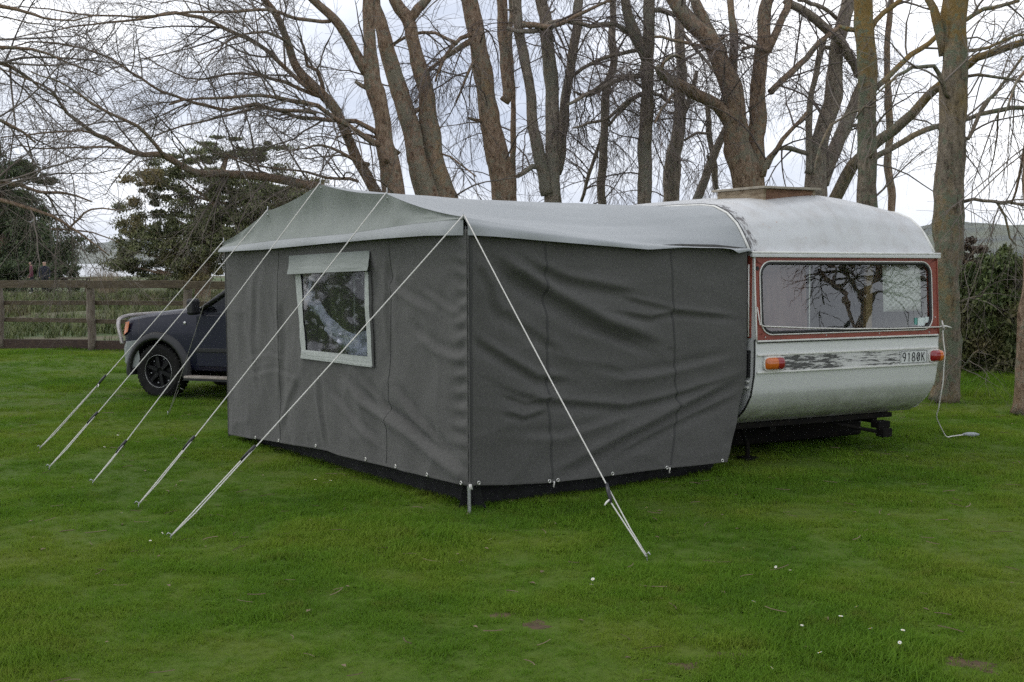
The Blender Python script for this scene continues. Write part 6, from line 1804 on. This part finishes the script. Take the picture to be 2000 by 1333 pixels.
# picnic table on the far shore
pt = at(150, 545, 62.0); zg = float(padd_z(np.array(pt[0]), np.array(pt[1])))
table = empty('picnic_table', (pt[0], pt[1], zg + 0.15))
tag(table, 'small dark picnic table on the shore seen between the evergreens', 'table')
for k in range(4): MB().box((0, -0.27 + 0.18 * k, 0.74), (1.7, 0.16, 0.045)).build('plank', M_DARKW, table, local=True)
for s_ in (-1, 1):
    MB().box((0, 0.66 * s_, 0.44), (1.7, 0.24, 0.045)).build('bench', M_DARKW, table, local=True)
    for q in (-1, 1): MB().bar((0.6 * s_, 0.18 * q, 0.72), (0.6 * s_, 0.62 * q, -0.2), 0.09, 0.05, (1, 0, 0)).build('leg', M_DARKW, table, local=True)
    MB().box((0.6 * s_, 0, 0.40), (0.05, 1.4, 0.1)).build('brace', M_DARKW, table, local=True)

# two people beyond the fence
def person(label, px, Y, top, legs, shoe, hair, rz, arm=0.25):
    g0 = at(px, 560, Y); z0 = float(padd_z(np.array(g0[0]), np.array(Y)))
    nodes = [((0, 0, 0.93), 0.155, -1), ((0, 0.0, 1.12), 0.135, 0), ((0, 0, 1.33), 0.165, 1), ((0, 0, 1.46), 0.075, 2), ((0, 0.01, 1.54), 0.07, 3), ((0, 0.02, 1.63), 0.105, 4), ((0, 0.01, 1.72), 0.075, 5)]
    for s_ in (-1, 1):
        n = len(nodes)
        nodes += [((0.10 * s_, 0, 0.86), 0.095, 0), ((0.11 * s_, 0.02, 0.48), 0.065, n), ((0.11 * s_, -0.02, 0.10), 0.045, n + 1), ((0.115 * s_, 0.07, 0.035), 0.042, n + 2), ((0.12 * s_, 0.16, 0.03), 0.032, n + 3)]
    for s_ in (-1, 1):
        n = len(nodes)
        nodes += [((0.19 * s_, 0, 1.39), 0.062, 2), ((0.25 * s_, 0.0, 1.12), 0.046, n), ((0.24 * s_, arm, 0.92), 0.036, n + 1), ((0.23 * s_, arm + 0.05, 0.84), 0.034, n + 2)]
    me = bpy.data.meshes.new('person'); me.from_pydata([q[0] for q in nodes], [(k, q[2]) for k, q in enumerate(nodes) if q[2] >= 0], [])
    o = bpy.data.objects.new('person', me); COL.objects.link(o)
    md = o.modifiers.new('skin', 'SKIN')
    for k, q in enumerate(nodes):
        sv_ = me.skin_vertices[0].data[k]; sv_.radius = (q[1], q[1] * (0.72 if k < 3 else 1.0)); sv_.use_root = (k == 0)
    sb = o.modifiers.new('sub', 'SUBSURF'); sb.levels = 1; sb.render_levels = 1
    bpy.context.view_layer.update()
    m2 = bpy.data.meshes.new_from_object(o.evaluated_get(bpy.context.evaluated_depsgraph_get()))
    o.modifiers.clear(); o.data = m2
    skin = bpy.data.materials.get('skin') or surf('skin', (0.42, 0.26, 0.19), rough=0.55)
    m2.materials.clear()
    for mm in (top, legs, shoe, skin, hair): m2.materials.append(mm)
    for p_ in m2.polygons:
        c = p_.center
        p_.material_index = 4 if (c.z > 1.66 or (c.z > 1.56 and c.y < -0.01)) else 3 if c.z > 1.49 else 2 if c.z < 0.07 else 1 if (c.z < 0.95 and abs(c.x) < 0.205) else 3 if (c.z < 0.89 and abs(c.x) > 0.19) else 0
        p_.use_smooth = True
    o.location = (g0[0], g0[1], z0); o.rotation_euler = (0, 0, rz)
    tag(o, label, 'person', 'people beyond the fence')
M_HAIR = surf('dark_hair', (0.02, 0.015, 0.012), rough=0.6)
person('person in dark clothes and white shoes standing beyond the top fence rail', 88, 62.0, surf('navy_top', (0.015, 0.018, 0.03), rough=0.9), surf('dark_trousers', (0.012, 0.014, 0.02), rough=0.9), surf('white_shoes', (0.65, 0.65, 0.63), rough=0.6), M_HAIR, math.radians(200))
person('person in maroon top half hidden by dark evergreen beyond the fence', 62, 63.0, surf('maroon_top', (0.11, 0.03, 0.045), rough=0.9), bpy.data.materials['dark_trousers'], bpy.data.materials['white_shoes'], M_HAIR, math.radians(120), 0.1)
